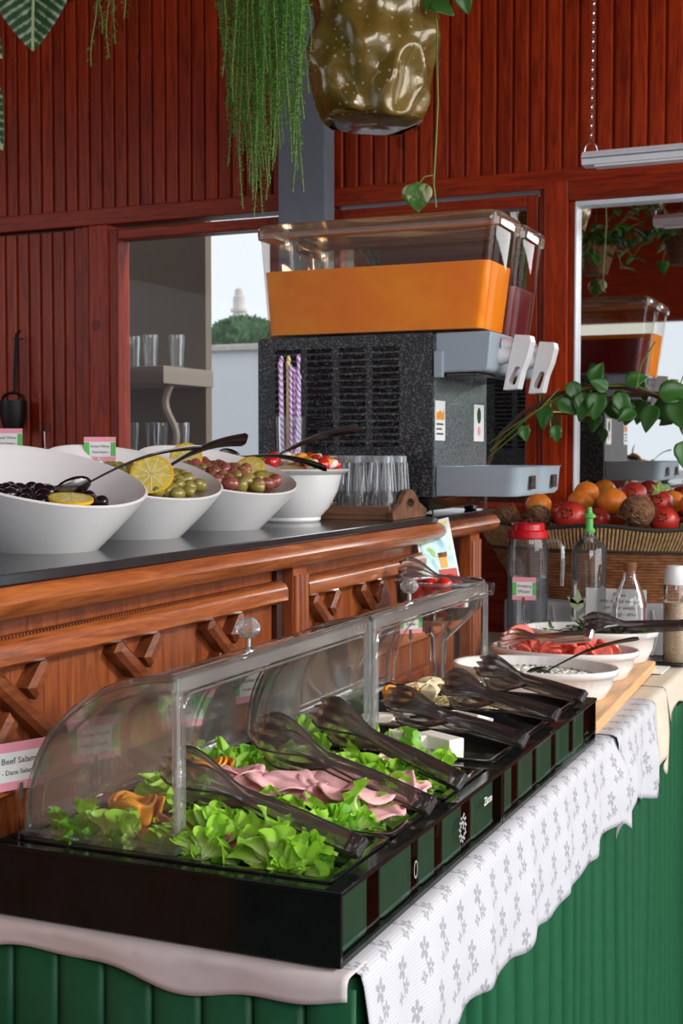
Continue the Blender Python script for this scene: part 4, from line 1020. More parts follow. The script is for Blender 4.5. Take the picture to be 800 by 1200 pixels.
# ------------------------------------------------------------ wooden tray, tumblers, straws
TRX0, TRX1, TRY0, TRY1 = -1.44, -1.025, 2.625, 2.815
ty = empty('wooden_tray', (-1.25, 2.72, BT), 'dark wooden serving tray with a cut-out handle under the tumblers', 'tray')
G().box(TRX0, TRX1, TRY0, TRY1, BT, BT + .010, .002).build('tray_base', 'walnut', ty)
G().box(TRX0, TRX1, TRY0, TRY0 + .010, BT + .010, BT + .030, .002).build('tray_side', 'walnut', ty)
G().box(TRX0, TRX1, TRY1 - .010, TRY1, BT + .010, BT + .030, .002).build('tray_side', 'walnut', ty)
def handle_end(x):
    n = 24; top = []
    for i in range(n + 1):
        t_ = i / n; yy = TRY0 - .012 + (TRY1 - TRY0 + .024) * t_; hh = .024 + .040 * max(0, sin(pi * min(max((t_ - .2) / .6, 0), 1))) ** .8; top.append((yy, BT + hh))
    # ring around a hole: quads between hole and outline
    cy, cz = (TRY0 + TRY1) / 2, BT + .034; outer = [(top[0][0], BT + .001), (top[-1][0], BT + .001)] + top[::-1]
    m = 40; O = []; H = []
    per = []
    for k in range(m):
        a = 2 * pi * k / m; d = Vector((cos(a), sin(a))); best = None
        pl_ = [Vector(p) for p in outer]; c0 = Vector((cy, cz))
        for i in range(len(pl_)):
            p, q = pl_[i], pl_[(i + 1) % len(pl_)]; e_ = q - p; den = d.x * e_.y - d.y * e_.x
            if abs(den) < 1e-9: continue
            w_ = p - c0; tt = (w_.x * e_.y - w_.y * e_.x) / den; uu = (w_.x * d.y - w_.y * d.x) / den
            if tt > 0 and -1e-6 <= uu <= 1 + 1e-6 and (best is None or tt < best): best = tt
        O.append(c0 + d * (best or .03)); H.append((cy + .024 * cos(a), cz + .010 * sin(a)))
    vs = [(x, p[0], p[1]) for p in O] + [(x, p[0], p[1]) for p in H] + [(x + .011, p[0], p[1]) for p in O] + [(x + .011, p[0], p[1]) for p in H]
    fs = []
    for k in range(m):
        j = (k + 1) % m; fs += [(k, j, m + j, m + k), (2 * m + k, 3 * m + k, 3 * m + j, 2 * m + j), (k, 2 * m + k, 2 * m + j, j), (m + k, m + j, 3 * m + j, 3 * m + k)]
    G()._add(vs, fs).build('handle_end', 'walnut', ty)
handle_end(TRX1); handle_end(TRX0 - .011)
def tumbler_parts():
    e = bpy.data.objects.new('tumbler', None); COL.objects.link(e)
    flute = lambda p, a: Vector((p.x * (1 + .035 * cos(10 * a) * (p.z > .04)), p.y * (1 + .035 * cos(10 * a) * (p.z > .04)), p.z))
    prof = [(.0335, 0), (.0335, .03), (.031, .05), (.026, .115), (.0255, .125)]
    o = G().lathe(prof, 40, fn=flute, cap=False).build('glass_wall', 'glass', None, True, auto=False); o.parent = e
    o = G().lathe([(.0, .112), (.0245, .112), (.0255, .125), (.0235, .127), (0, .127)], 24).build('glass_base', 'glass_glint', None, True); o.parent = e
    o = G().lathe([(.0325, .0), (.0345, .0), (.0345, .003), (.0325, .003), (.0325, 0)], 28, cap=False).build('glass_rim', 'glass_edge', None, True); o.parent = e
    fl = G()
    for k in range(10):
        a = 2 * pi * (k + .5) / 10; fl.tube([(.0308 * cos(a), .0308 * sin(a), .05), (.0262 * cos(a), .0262 * sin(a), .112)], .0012, 5)
    o = fl.build('facet_ribs', 'glass_glint', None, True); o.parent = e; o['kind'] = 'stuff'  # pale ribs draw the vertical highlights on the facets
    return e
tb = tumbler_parts(); first = True
for row, yy in enumerate((2.676, 2.745)):
    for k in range(6):
        xx = -1.063 - .0655 * k + (.004 if row == 1 else 0)
        if row == 1 and k == 4: continue
        if xx < -1.452: continue
        e = tb if first else copy_tree(tb); first = False
        e.location = (xx, yy, BT + .010)
        tag(e, ('clear faceted tumbler upside down in the front row on the wooden tray', 'clear faceted tumbler upside down in the back row on the wooden tray')[row], 'glass', ('tumblers in the front row of the tray', 'tumblers in the back row of the tray')[row])
for k, (xx, yy) in enumerate(((-1.50, 2.70), (-1.55, 2.62), (-1.50, 2.60))):
    e = copy_tree(tb); e.location = (xx, yy, BT); tag(e, 'clear faceted tumbler upside down on the black top left of the tray', 'glass', 'tumblers left of the tray')
# straw glass
sg = empty('straw_glass', (-1.318, 2.752, BT + .137), 'clear glass holding tall striped drinking straws', 'glass')
sg.location.z = BT + .010
S = Vector(sg.location)
G().lathe([(.030, 0), (.034, .02), (.036, .145), (.0385, .215), (.0365, .215), (.034, .145), (.032, .02), (0, .01)], 28, S).build('glass_wall', 'glass', sg, True)
r = random.Random(3)
sp = {m: None for m in ('straw_purple', 'straw_yellow')}
for i in range(13):
    m = 'straw_yellow' if i in (2, 6, 9) else 'straw_purple'; a = 2 * pi * i / 13 + .3; q = .021 if i % 3 else .008
    if sp[m] is None:
        g = G().tube([(0, 0, .012), (0, 0, .33)], .0038, 10); g.lathe([(.0038, .33), (.0055, .336), (.0042, .343), (.002, .346)], 8); o = sp[m] = g.build('drinking_straw', m, None, True)
    else: o = inst(sp[m], (0, 0, 0))
    o.location = S + Vector((q * cos(a), q * sin(a) * .8, 0)); o.rotation_euler = (r.uniform(-.02, .02), .03 * cos(a), r.uniform(0, 3)); o.scale = (1, 1, r.uniform(.90, 1.04))
    tag(o, 'yellow and white striped drinking straw in the tall glass' if m == 'straw_yellow' else 'lilac and white twisted drinking straw in the tall glass', 'straw', 'yellow straws in the glass' if m == 'straw_yellow' else 'lilac straws in the glass')

# ------------------------------------------------------------ drink dispenser
DX0, DX1, DY0, DY1, DZ0, DZ1 = -1.44, -1.0, 2.83, 3.235, 1.186, 1.556
dd = empty('drink_dispenser', ((DX0 + DX1) / 2, (DY0 + DY1) / 2, BT), 'twin-tank cold drink dispenser with black hammered casing on the bar', 'drink dispenser')
th = .006
for yy in (DY0, DY1 - th):
    pn = G().box(DX0, DX1 - .003, yy, yy + th, DZ0, DZ1, .001).build('side_panel', 'hammer_dark', dd)
    # louvre banks
    for b in range(4):
        lx0 = DX0 + .045 + b * .0825
        for k in range(15):
            zz = DZ0 + .115 + k * .0155; s = -1 if yy == DY0 else 1; yo = yy if s < 0 else yy + th
            vs = [(lx0, yo, zz + .009), (lx0 + .066, yo, zz + .009), (lx0 + .063, yo + s * .005, zz + .0015), (lx0 + .003, yo + s * .005, zz + .0015), (lx0 + .003, yo, zz), (lx0 + .063, yo, zz)]
            G()._add(vs, [(0, 1, 2, 3), (3, 2, 5, 4), (0, 3, 4), (1, 5, 2)]).build('louvre', 'hammer_dark' if k % 1 else 'black_pan', pn) if False else None
        g = G()
        for k in range(15):
            zz = DZ0 + .115 + k * .0155; s = -1 if yy == DY0 else 1; yo = yy if s < 0 else yy + th
            vs = [(lx0, yo, zz + .010), (lx0 + .066, yo, zz + .010), (lx0 + .063, yo + s * .006, zz + .0015), (lx0 + .003, yo + s * .006, zz + .0015), (lx0 + .003, yo, zz), (lx0 + .063, yo, zz)]
            q = G()._add(vs, [(0, 1, 2, 3), (3, 2, 5, 4), (0, 3, 4), (1, 5, 2)]); q.build('louvre', 'hammer_dark', pn)
G().box(DX1 - .006, DX1, DY0 + th, DY1 - th, DZ0, DZ1 - .004, .001).build('front_panel', 'hammer_grey', dd)
G().box(DX0, DX0 + th, DY0 + th, DY1 - th, DZ0, DZ1 - .004).build('rear_panel', 'hammer_dark', dd)
G().box(DX0 + th, DX1 - .006, DY0 + th, DY1 - th, DZ1 - .010, DZ1 - .002).build('top_plate', 'hammer_dark', dd)
G().box(DX0 + th, DX1 - .006, DY0 + th, DY1 - th, DZ0, DZ0 + .008).build('bottom_plate', 'black_pan', dd)
G().box(DX0 + .012, DX1 - .012, DY0 + .010, DY1 - .010, BT + .012, DZ0, .003).build('gap_shade', 'black_pan', dd)  # black block added to darken the open gap under the casing
for (xx, yy) in ((DX0 + .04, DY0 + .04), (DX1 - .03, DY0 + .04), (DX0 + .04, DY1 - .04), (DX1 - .03, DY1 - .04)):
    G().lathe([(.014, 0), (.017, .004), (.012, DZ0 - BT)], 14, (xx, yy, BT)).build('foot', 'black_pan', dd, True)
# stickers
for (y0, y1, kind) in ((DY0 + .01, DY0 + .078, 0), (3.125, 3.205, 1)):
    st = G().box(DX1, DX1 + .0006, y0, y1, 1.315, 1.405).build('sticker', 'paper', dd)
    if kind == 0:
        G()._add([(DX1 + .0009, y0 + .008, 1.362), (DX1 + .0009, y1 - .006, 1.362), (DX1 + .0009, y1 - .006, 1.388), (DX1 + .0009, y1 - .022, 1.376), (DX1 + .0009, y1 - .03, 1.384), (DX1 + .0009, y0 + .02, 1.380), (DX1 + .0009, y0 + .008, 1.378)], [tuple(range(7))]).build('printed_picture', 'orange_flesh', st)
        for k in range(3): G().box(DX1 + .0006, DX1 + .0009, y0 + .008, y1 - .012 - .01 * (k % 2), 1.350 - .011 * k, 1.354 - .011 * k).build('text_line', 'ink', st)
    else:
        G().lathe([(0, 0), (.02, 0), (.02, .0003), (0, .0003)], 12, fn=lambda p, a: Vector((DX1 + .0006 + p.z, 3.165 + p.x * .8, 1.378 + p.y))).build('printed_picture', 'herb', st)
        G().lathe([(0, 0), (.012, 0), (.012, .0003), (0, .0003)], 12, fn=lambda p, a: Vector((DX1 + .0007 + p.z, 3.165 + p.x, 1.340 + p.y))).build('printed_picture', 'pink', st)
# tanks
def tank(y0, y1, juice, jl, name):
    xb0, xb1, xt0, xt1 = -1.418, -.887, -1.437, -.857; zb, zt = 1.560, 1.800
    def rr(x0, x1, ya, yb, z, r_=.022, n=5):
        out = []
        for (cx, cy, a_) in ((x1 - r_, yb - r_, 0), (x0 + r_, yb - r_, 90), (x0 + r_, ya + r_, 180), (x1 - r_, ya + r_, 270)):
            for s_ in range(n):
                an = radians(a_ + s_ * 90 / (n - 1)); out.append((cx + r_ * cos(an), cy + r_ * sin(an), z))
        return out
    def loft(rings, name_, mat, capb=True, capt=False, smooth=True):
        m = len(rings[0]); vs = [p for rg in rings for p in rg]
        fs = [(i * m + k, i * m + (k + 1) % m, (i + 1) * m + (k + 1) % m, (i + 1) * m + k) for i in range(len(rings) - 1) for k in range(m)]
        if capb: fs.append(tuple(range(m))[::-1])
        if capt: fs.append(tuple(range((len(rings) - 1) * m, len(rings) * m)))
        return G()._add(vs, fs).build(name_, mat, dd, smooth)
    def lev(t_, ins=0): return rr(xb0 + (xt0 - xb0) * t_ + ins, xb1 + (xt1 - xb1) * t_ - ins, y0 + .008 * (1 - t_) + ins, y1 - .008 * (1 - t_) - ins, zb + (zt - zb) * t_, .022)
    loft([lev(t_) for t_ in (0, .33, .66, 1)], 'tank', 'tank')
    tj = (jl - zb) / (zt - zb)
    js = [rr(*(lambda t_: (xb0 + (xt0 - xb0) * t_ + .004, xb1 + (xt1 - xb1) * t_ - .004, y0 + .008 * (1 - t_) + .004, y1 - .008 * (1 - t_) - .004))(t_), zb + .003 + (zt - zb) * t_, .02) for t_ in (0, .3, tj)]
    j = loft(js, 'juice', juice, True, True)
    tag(j, 'orange juice' if juice == 'juice' else 'dark red juice')
    # lid with stepped rim
    ring = [rr(xt0 - .006, xt1 + .006, y0 - .002, y1 + .002, zt - .012, .026), rr(xt0 - .008, xt1 + .008, y0 - .003, y1 + .003, zt, .028), rr(xt0 - .008, xt1 + .008, y0 - .003, y1 + .003, zt + .012, .028), rr(xt0 - .002, xt1 + .002, y0 + .003, y1 - .003, zt + .020, .026), rr(xt0 + .02, xt1 - .02, y0 + .02, y1 - .02, zt + .024, .02)]
    loft(ring, 'lid', 'tank_rim', False, True)
tank(2.822, 3.022, 'juice', 1.708, 'near'); tank(3.034, 3.236, 'redjuice', 1.675, 'far')
# tap housings, levers
for (y0, y1) in ((2.838, 3.012), (3.050, 3.222)):
    hs = G().prism([(DX1, 1.470), (DX1, 1.556), (-.868, 1.556), (-.870, 1.540), (-.876, 1.475), (-.882, 1.468), (-.99, 1.466)], y0, y1, 'Y').build('tap_housing', 'grey_plastic', dd, True, bevel=.004)
    G().box(DX1 + .001, DX1 + .022, y0 - .012, y0 + .002, 1.455, 1.515, .003).build('bracket', 'grey_plastic', hs)
    yc = (y0 + y1) / 2
    G().lathe([(0, 0), (.020, 0), (.021, .01), (.017, .025), (.015, .05), (0, .052)], 18, fn=lambda p, a, yc=yc: Vector((-.880 + p.z, yc + p.x, 1.507 + p.y))).build('tap_body', 'white_plastic', dd, True)
    # lever: curved plate with a window
    x0 = -.858; outl = [(x0 + .022, 1.552), (x0 + .058, 1.549), (x0 + .061, 1.535), (x0 + .052, 1.50), (x0 + .040, 1.47), (x0 + .031, 1.430), (x0 - .004, 1.428), (x0 + .001, 1.455), (x0 + .010, 1.50), (x0 + .018, 1.535)]
    hole = [(x0 + .031, 1.480), (x0 + .034, 1.478), (x0 + .035, 1.474), (x0 + .031, 1.460), (x0 + .024, 1.441), (x0 + .016, 1.439), (x0 + .008, 1.441), (x0 + .008, 1.448), (x0 + .014, 1.462), (x0 + .022, 1.478)]
    vs = []; hw = .019
    for yy in (yc - hw, yc + hw): vs += [(p[0], yy, p[1]) for p in outl] + [(p[0], yy, p[1]) for p in hole]
    oi_ = [1, 2, 3, 4, 5, 6, 7, 8, 9, 0]; m = 10
    # match outline to hole clockwise from the upper right
    hi_ = [10 + (q) for q in (1, 2, 3, 4, 5, 6, 7, 8, 9, 0)]; oo = [1, 2, 3, 4, 5, 5, 6, 7, 8, 9]
    fs = []
    ring_o = [0, 2, 3, 4, 5, 5, 6, 7, 8, 9]
    for f0, flip in ((0, False), (20, True)):
        for q in range(10):
            q2 = (q + 1) % 10; a1, a2, b1_, b2_ = ring_o[q], ring_o[q2], 10 + q, 10 + q2
            f_ = [f0 + a1, f0 + a2, f0 + b2_, f0 + b1_] if a1 != a2 else [f0 + a1, f0 + b2_, f0 + b1_]
            fs.append(tuple(f_[::-1] if flip else f_))
        fs.append((f0 + 0, f0 + 1, f0 + 2))
    for q in range(10): q2 = (q + 1) % 10; fs += [(q, 20 + q, 20 + q2, q2), (10 + q, 10 + q2, 30 + q2, 30 + q)]
    G()._add(vs, fs).build('tap_lever', 'white_plastic', dd, False, bevel=.002)
    G().tube([(-.868, yc, 1.53), (-.835, yc, 1.53)], [.016, .014], 12).build('lever_pivot', 'white_plastic', dd, True)
# under-housing tray line and drip tray
G().box(DX1, -.905, 2.845, 3.22, 1.458, 1.466, .002).build('lower_bracket', 'black_pan', dd)
for (y0, y1) in ((2.842, 3.03), (3.034, 3.222)):
    g = G()
    def rr2(x0, x1, ya, yb, z, r_=.03, n=5):
        out = []
        for (cx, cy, a_, rq) in ((x1 - r_, yb - r_, 0, r_), (x0 + .004, yb - .004, 90, .004), (x0 + .004, ya + .004, 180, .004), (x1 - r_, ya + r_, 270, r_)):
            for s_ in range(n):
                an = radians(a_ + s_ * 90 / (n - 1)); out.append((cx + rq * cos(an), cy + rq * sin(an), z))
        return out
    rings = [rr2(DX1 + .001, -.815, y0 + .003, y1 - .003, 1.190), rr2(DX1 + .001, -.808, y0, y1, 1.198), rr2(DX1 + .001, -.803, y0, y1, 1.252), rr2(DX1 + .001, -.799, y0 - .001, y1 + .001, 1.256), rr2(DX1 + .007, -.807, y0 + .006, y1 - .006, 1.256), rr2(DX1 + .007, -.812, y0 + .008, y1 - .008, 1.206)]
    m = len(rings[0]); vs = [p for rg in rings for p in rg]
    fs = [(i * m + k, i * m + (k + 1) % m, (i + 1) * m + (k + 1) % m, (i + 1) * m + k) for i in range(len(rings) - 1) for k in range(m)]
    fs += [tuple(range(m))[::-1], tuple(range((len(rings) - 1) * m, len(rings) * m))]
    dt = g._add(vs, fs).build('drip_tray', 'grey_plastic', dd, True)
    G().box(-.800, -.7975, (y0 + y1) / 2 - .018, (y0 + y1) / 2 + .02, 1.205, 1.236, .001).build('grip_slot', 'hammer_dark', dt)
    g = G()
    for k in range(7): g.box(DX1 + .02, -.83, y0 + .02 + k * .023, y0 + .026 + k * .023, 1.243, 1.247)
    g.build('drip_grid', 'grey_plastic', dt)

# ------------------------------------------------------------ hanging lamp and chain
lamp = empty('fluorescent_lamp', (-.3, 3.42, 2.05), 'grey aluminium tube lamp hung on a chain before the door', 'lamp')
zl = at(685, 190, 3.42).z; xl = at(684, 190, 3.42).x
G().prism([(3.395, zl - .012), (3.445, zl - .012), (3.452, zl + .008), (3.440, zl + .022), (3.40, zl + .022), (3.388, zl + .008)], xl, xl + 1.25, 'X').build('lamp_body', 'alu', lamp)
G().box(xl + .03, xl + 1.22, 3.400, 3.440, zl - .018, zl - .012, .002).build('lamp_cover', 'lamp_diff', lamp)
G().box(xl + .002, xl + 1.248, 3.3865, 3.3885, zl + .002, zl + .005).build('lamp_groove', 'grey_metal', lamp)
for xx in (xl + .018, xl + 1.2):
    R = .016; G().tube([(xx - R, 3.42, zl + .02), (xx - R, 3.42, zl + .03)] + [(xx - R * cos(a), 3.42, zl + .03 + R * 1.2 * sin(a)) for a in (.4, .8, 1.2, 1.57, 1.95, 2.35, 2.75)] + [(xx + R, 3.42, zl + .03), (xx + R, 3.42, zl + .02)], .0022, 6).build('lamp_hook', 'chrome', lamp, True)
lk = G().tube([(.0042 * cos(a), 0, .0085 * sin(a)) for a in [2 * pi * k / 12 for k in range(13)]], .0013, 5)
cn = 0; lo = None; lp = lamp
z = zl + .055; xx = xl + .018
while z < 3.09:
    if lo is None: lo = lk.build('chain_link', 'chrome', lp, True, origin=(0, 0, 0)); o = lo
    else: o = inst(lo, (0, 0, 0), parent=lp)
    o.location = Vector((xx + .012 * (z - zl), 3.42, z)) - lp.location; o.rotation_euler = (0, 0, (cn % 2) * pi / 2); z += .0118; cn += 1

# ------------------------------------------------------------ plants
def leaf_mesh(name, mat, L=.06, W=.045, heart=True, curl=.25, fold=.25, nu=12, nv=7, thick=.0006):
    g = G()
    def fn(u, v):
        t_ = (v - .5) * 2
        w = W / 2 * (sin(pi * min(1, u ** .62)) ** .8 if u > 0 else 0) * (1.08 if u < .5 else 1)
        back = -.12 * L * abs(t_) ** 1.3 * (1 - u) ** 3 if heart else 0
        y = L * u + back * (u < .3); x = t_ * w; z = -curl * L * u * u + fold * abs(x)
        return Vector((x, y, z))
    g.grid(fn, nu, nv); return g.build(name, mat, None, True, solid=thick, auto=False)
def vine(name, label, cat, path, leaves, mat='pothos', stemr=.0022, stemmat='stem', leafL=.07):
    """path: points of the stem; leaves: (point, direction, normal, size)"""
    e = empty(name, path[0], label, cat); G().tube(path, stemr, 6).build('stem', stemmat, e, True)
    base = None
    for (p, d, n, s) in leaves:
        if base is None: base = leaf_mesh('leaf', mat, leafL, leafL * .78); o = base
        else: o = inst(base, (0, 0, 0))
        o.parent = e; orient(o, Vector(p) - Vector(path[0]), d, n, s)
    return e
# trailing string plant
r = random.Random(17)
tp_ = empty('trailing_string_plant', (-1.37, 2.72, 2.62), 'dense green trailing plant of tiny leaves hanging left of the gold pot', 'plant')
G().lathe([(.07, -.12), (.10, 0), (.105, 0), (.10, -.01), (0, -.015)], 24, tp_.location).build('pot', 'coconut', tp_, True)
G().tube([(-1.37, 2.72, 2.6), (-1.37, 2.72, 3.1)], .002, 6).build('hanging_wire', 'iron', tp_, True)
leafs = G(); leafy = G()
bottoms = [(256, 40), (262, 90), (270, 140), (276, 120), (280, 200), (285, 170), (289, 215), (294, 190), (299, 220), (304, 225), (309, 200), (313, 215), (317, 150), (321, 170), (325, 190), (329, 140), (333, 170), (337, 130), (340, 160), (346, 150), (350, 130), (354, 120), (283, 110), (307, 170), (258, 60), (263, 130), (268, 195), (274, 100), (278, 160), (284, 245), (287, 200), (292, 225), (296, 235), (301, 255), (303, 190), (308, 250), (311, 220), (314, 170), (318, 200), (322, 185), (327, 160), (330, 175), (334, 150), (338, 190), (342, 180), (345, 225), (348, 170), (351, 200), (355, 140), (358, 110), (361, 60), (290, 140), (306, 120), (320, 110), (336, 100), (349, 95), (281, 180), (298, 180), (315, 235), (326, 130), (341, 130), (353, 225), (266, 80), (272, 50), (288, 90), (296, 110), (303, 95), (312, 85), (322, 75), (332, 70), (343, 65), (357, 80)]
for i, (bx, by) in enumerate(bottoms):
    Yd = 2.62 + r.uniform(0, .2); bot = at(bx, by, Yd); top = Vector((bot.x * .9 - .137 + r.uniform(-.01, .01), Yd, 2.60)); pts = []
    nseg = 12; 
    for k in range(nseg + 1):
        t_ = k / nseg; p = top.lerp(bot, t_); p.x += (bot.x - top.x) * (min(1, t_ * 2.4) - t_) * .9; p += Vector((sin(t_ * 9 + i) * .006, cos(t_ * 7 + i) * .006, 0)) * t_; pts.append(p)
    G().tube(pts, .0010, 4).build('trailing_stem', 'stem', tp_, True)
    Ln = (top - bot).length; m = int(Ln / .0075)
    tgt = leafy if i in (2, 0, 37, 31) else leafs
    for k in range(m):
        t_ = k / m * nseg; j = min(int(t_), nseg - 1); p = pts[j].lerp(pts[j + 1], t_ - j)
        for _ in (0, 1, 2):
            a = r.uniform(0, 6.28); d = Vector((cos(a), sin(a), r.uniform(-.1, .7))).normalized(); s = r.uniform(.009, .016) * (1 if t_ < nseg * .9 else .7)
            sd = d.cross(Vector((0, 0, 1))).normalized() * s * .30; q = p + d * s
            tgt._add([p, p + d * s * .5 + sd, q, p + d * s * .5 - sd + Vector((0, 0, .001))], [(0, 1, 2, 3)])
leafs.build('foliage', 'foliage', tp_)['kind'] = 'stuff'; leafy.build('foliage', 'foliage_y', tp_)['kind'] = 'stuff'
# small trailing plant to its left
sp_ = empty('small_trailing_plant', (-1.77, 2.7, 2.62), 'small yellow-green trailing plant at the top left', 'plant')
lf = G()
for i, (tx, bx, by) in enumerate(((118, 108, 78), (128, 127, 68), (146, 132, 52), (112, 118, 40), (138, 146, 22))):
    bot = at(bx, by, 2.7); top = Vector((at(tx, -60, 2.7).x, 2.7, 2.62)); pts = []
    for k in range(15):
        t_ = k / 14; p = top.lerp(bot, t_); p.x += .006 * sin(t_ * 12 + i); pts.append(p)
    G().tube(pts, .0015, 5).build('trailing_stem', 'stem', sp_, True)
    for k in range(44):
        t_ = k / 44 * 14; j = min(int(t_), 13); p = pts[j].lerp(pts[j + 1], t_ - j); a = r.uniform(0, 6.28); d = Vector((cos(a), sin(a), -.6)).normalized(); s = r.uniform(.012, .02); sd = d.cross(Vector((0, 0, 1))).normalized() * s * .25
        lf._add([p, p + d * s * .5 + sd, p + d * s, p + d * s * .5 - sd], [(0, 1, 2, 3)])
lf.build('foliage', 'foliage_y', sp_)['kind'] = 'stuff'
# big veined leaf top left, on its plant
vl = empty('veined_leaf_plant', (-2.0, 2.7, 2.62), 'hanging plant with a large dark veined leaf in the top left corner', 'plant')
G().tube([(-1.99, 2.7, 2.7), (-1.975, 2.7, 2.52), at(40, -45, 2.7)], .003, 6).build('stem', 'stem', vl, True)
def veined_leaf(px, py, tipx, tipy, W, name='leaf'):
    a, b = at(px, py, 2.7), at(tipx, tipy, 2.66); o = leaf_mesh('leaf', 'veined', (b - a).length, W, True, .12, .22, 18, 11, .0008); o.parent = vl; orient(o, a - vl.location, b - a, Vector((.3, -1, .15)))
veined_leaf(42, -52, 34, 54, .205); veined_leaf(-30, 90, -2, 170, .10); veined_leaf(-40, 10, -3, 62, .10)
# gold wrapped hanging pot
gp = empty('wrapped_hanging_pot', (-1.235, 3.05, 2.09), 'hanging flower pot wrapped in crumpled gold-brown dotted foil', 'plant pot')
Gc = Vector(gp.location)
def gf(u, v):
    a = 2 * pi * u; z = .40 * v; R = (.112 + .045 * min(1, v * 4) ** .6) * (1 + .035 * sin(6 * a + 6 * v) + .02 * sin(11 * a - 9 * v))
    p = Vector((R * cos(a), R * sin(a), z)); nn = mnoise.fractal(p * 7, 1, 2, 2) * .018; rid = abs(mnoise.noise(p * 11 + Vector((3, 1, 5)))) * .030
    return Gc + Vector((cos(a), sin(a), 0)) * (R + nn - rid) + Vector((0, 0, z + .01 * sin(3 * a + 1)))
g = G(); g.grid(gf, 140, 70, True, False); g.build('foil_wrap', 'gold_foil', gp, True, solid=.0012, auto=False)
G().lathe([(0, -.004), (.08, -.010), (.115, .004), (.108, .02), (0, .02)], 36, Gc, fn=lambda p, a: p * (1 + .05 * sin(5 * a))).build('foil_base', 'gold_foil', gp, True)
G().lathe([(0, .30), (.145, .30), (.14, .33), (0, .335)], 24, Gc).build('soil', 'soil', gp, True)
for a in (0, 2.1, 4.2): G().tube([Gc + Vector((.14 * cos(a), .14 * sin(a), .38)), Gc + Vector((0, 0, 1.0))], .0015, 5).build('hanging_wire', 'chrome', gp, True)
# pothos vine hanging from it
V = []; pth = [Gc + Vector((.10, 0, .34)), at(505, -20, 3.0), at(512, 30, 3.0), at(512, 70, 3.0), at(513, 120, 3.0), at(510, 180, 3.0), at(508, 215, 3.0), at(511, 243, 3.0)]
hv = vine('hanging_pothos_vine', 'long pothos vine hanging beside the gold pot down to the dispenser lid', 'plant', pth,
     [(at(498, 2, 2.98), (1, 0, -.25), (0, -1, .5), .9), (at(508, 4, 2.98), (1, 0, -.5), (.2, -1, .6), .8), (at(540, -12, 2.98), (.3, 0, -1), (.2, -1, .1), .8)], 'pothos')
lfv = leaf_mesh('leaf', 'pothos_v', .062, .068, True, .2, .2, 12, 7, .0006); lfv.parent = hv; orient(lfv, at(489, 217, 2.97) - hv.location, (0, 0, -1), (.15, -1, 0)); 
G().tube([at(508, 205, 3.0), at(497, 207, 2.98), at(489, 218, 2.97)], .0015, 6).build('leaf_stalk', 'stem', hv, True)
for k in range(4): 
    p = at(512 + (k % 2) * 3, 45 + 8 * k, 3.0); G().tube([p, p + Vector((.006 * (-1) ** k, 0, -.02)), p + Vector((.003, 0, -.04))], .0012, 5).build('aerial_root', 'branch', hv, True)
# leafy pots hung nearer the room, seen only in the door glass
r = random.Random(23)
def bush(loc, n, label, seed):
    rr_ = random.Random(seed); e = empty('hanging_pothos', loc, label, 'plant', None); L = Vector(loc)
    G().lathe([(.06, -.14), (.10, 0), (.106, 0), (.10, -.01), (0, -.02)], 20, L).build('pot', 'coconut', e, True)
    G().tube([L, L + Vector((0, 0, 3.1 - L.z))], .002, 5).build('hanging_wire', 'iron', e, True)
    bl = None
    for i in range(n):
        a = rr_.uniform(0, 6.28); d = Vector((cos(a), sin(a), 0)); ln = rr_.uniform(.15, .42); dr = rr_.uniform(-.18, .30)
        pts = [L + d * (ln * t_) + Vector((0, 0, .10 * sin(pi * t_ * .7) - dr * t_ * t_)) for t_ in (0, .2, .4, .6, .8, 1)]
        G().tube(pts, .002, 5).build('stem', 'stem', e, True)
        for j in range(2, 6):
            if bl is None: bl = leaf_mesh('leaf', 'pothos', .075, .055); o = bl
            else: o = inst(bl, (0, 0, 0))
            o.parent = e; orient(o, pts[j] - L, d + Vector((rr_.uniform(-.6, .6), rr_.uniform(-.6, .6), rr_.uniform(-.9, .1))), (0, 0, 1), rr_.uniform(.7, 1.15))
bush((-1.55, .95, 2.34), 26, 'bushy hanging pothos over the bar, seen in the door glass', 31)
bush((-1.15, .72, 2.40), 22, 'second bushy hanging pothos nearer the photographer, seen in the door glass', 32)

# ------------------------------------------------------------ rear table things
# cloth covered crate
crt = empty('covered_crate', (-.78, 3.71, .75), 'low crate covered with grey cloth under the fruit basket', 'crate')
G().box(-1.05, -.545, 3.555, 3.86, .748, .882, .012).build('cloth_cover', 'greycloth', crt, True)
for k in range(5):
    x = -1.0 + .09 * k; G().tube([(x, 3.553, .87), (x + .01, 3.548, .80), (x - .005, 3.55, .752)], [.003, .006, .008], 6).build('cloth_fold', 'greycloth', crt, True)
# basket
BC = Vector((-.790, 3.715, .883)); bk = empty('fruit_basket', BC, 'brown wicker fruit basket with straw rim and tall branch handle', 'basket')
def bpt(a, t_, off=0):
    rx = .235 + .125 * t_ ** .8 + off; ry = .115 + .045 * t_ ** .8 + off; return BC + Vector((rx * cos(a), ry * sin(a), .19 * t_))
g = G(); g.grid(lambda u, v: bpt(2 * pi * u, v, -.006), 60, 8, True, False); g.build('inner_wall', 'wicker_dark', bk, True)
for k in range(17):
    t_ = .02 + k * .043; pts = []
    for j in range(73):
        a = 2 * pi * j / 72; pts.append(bpt(a, t_, .003 + .003 * sin(a * 30 + k * pi)))
    G().tube(pts, .0042, 6).build('wicker_strand', 'wicker_brown', bk, True)
g = G()
for k in range(220):
    a = 2 * pi * k / 220; hh = .0 + .008 * sin(7 * a); p0 = bpt(a, .74, .008); p1 = bpt(a + .012, 1.06 + hh, .012); g.tube([p0, (p0 + p1) / 2 + (p1 - BC).normalized() * .003, p1], .0036, 5)
o = g.build('straw_border', 'wicker_straw', bk, True)
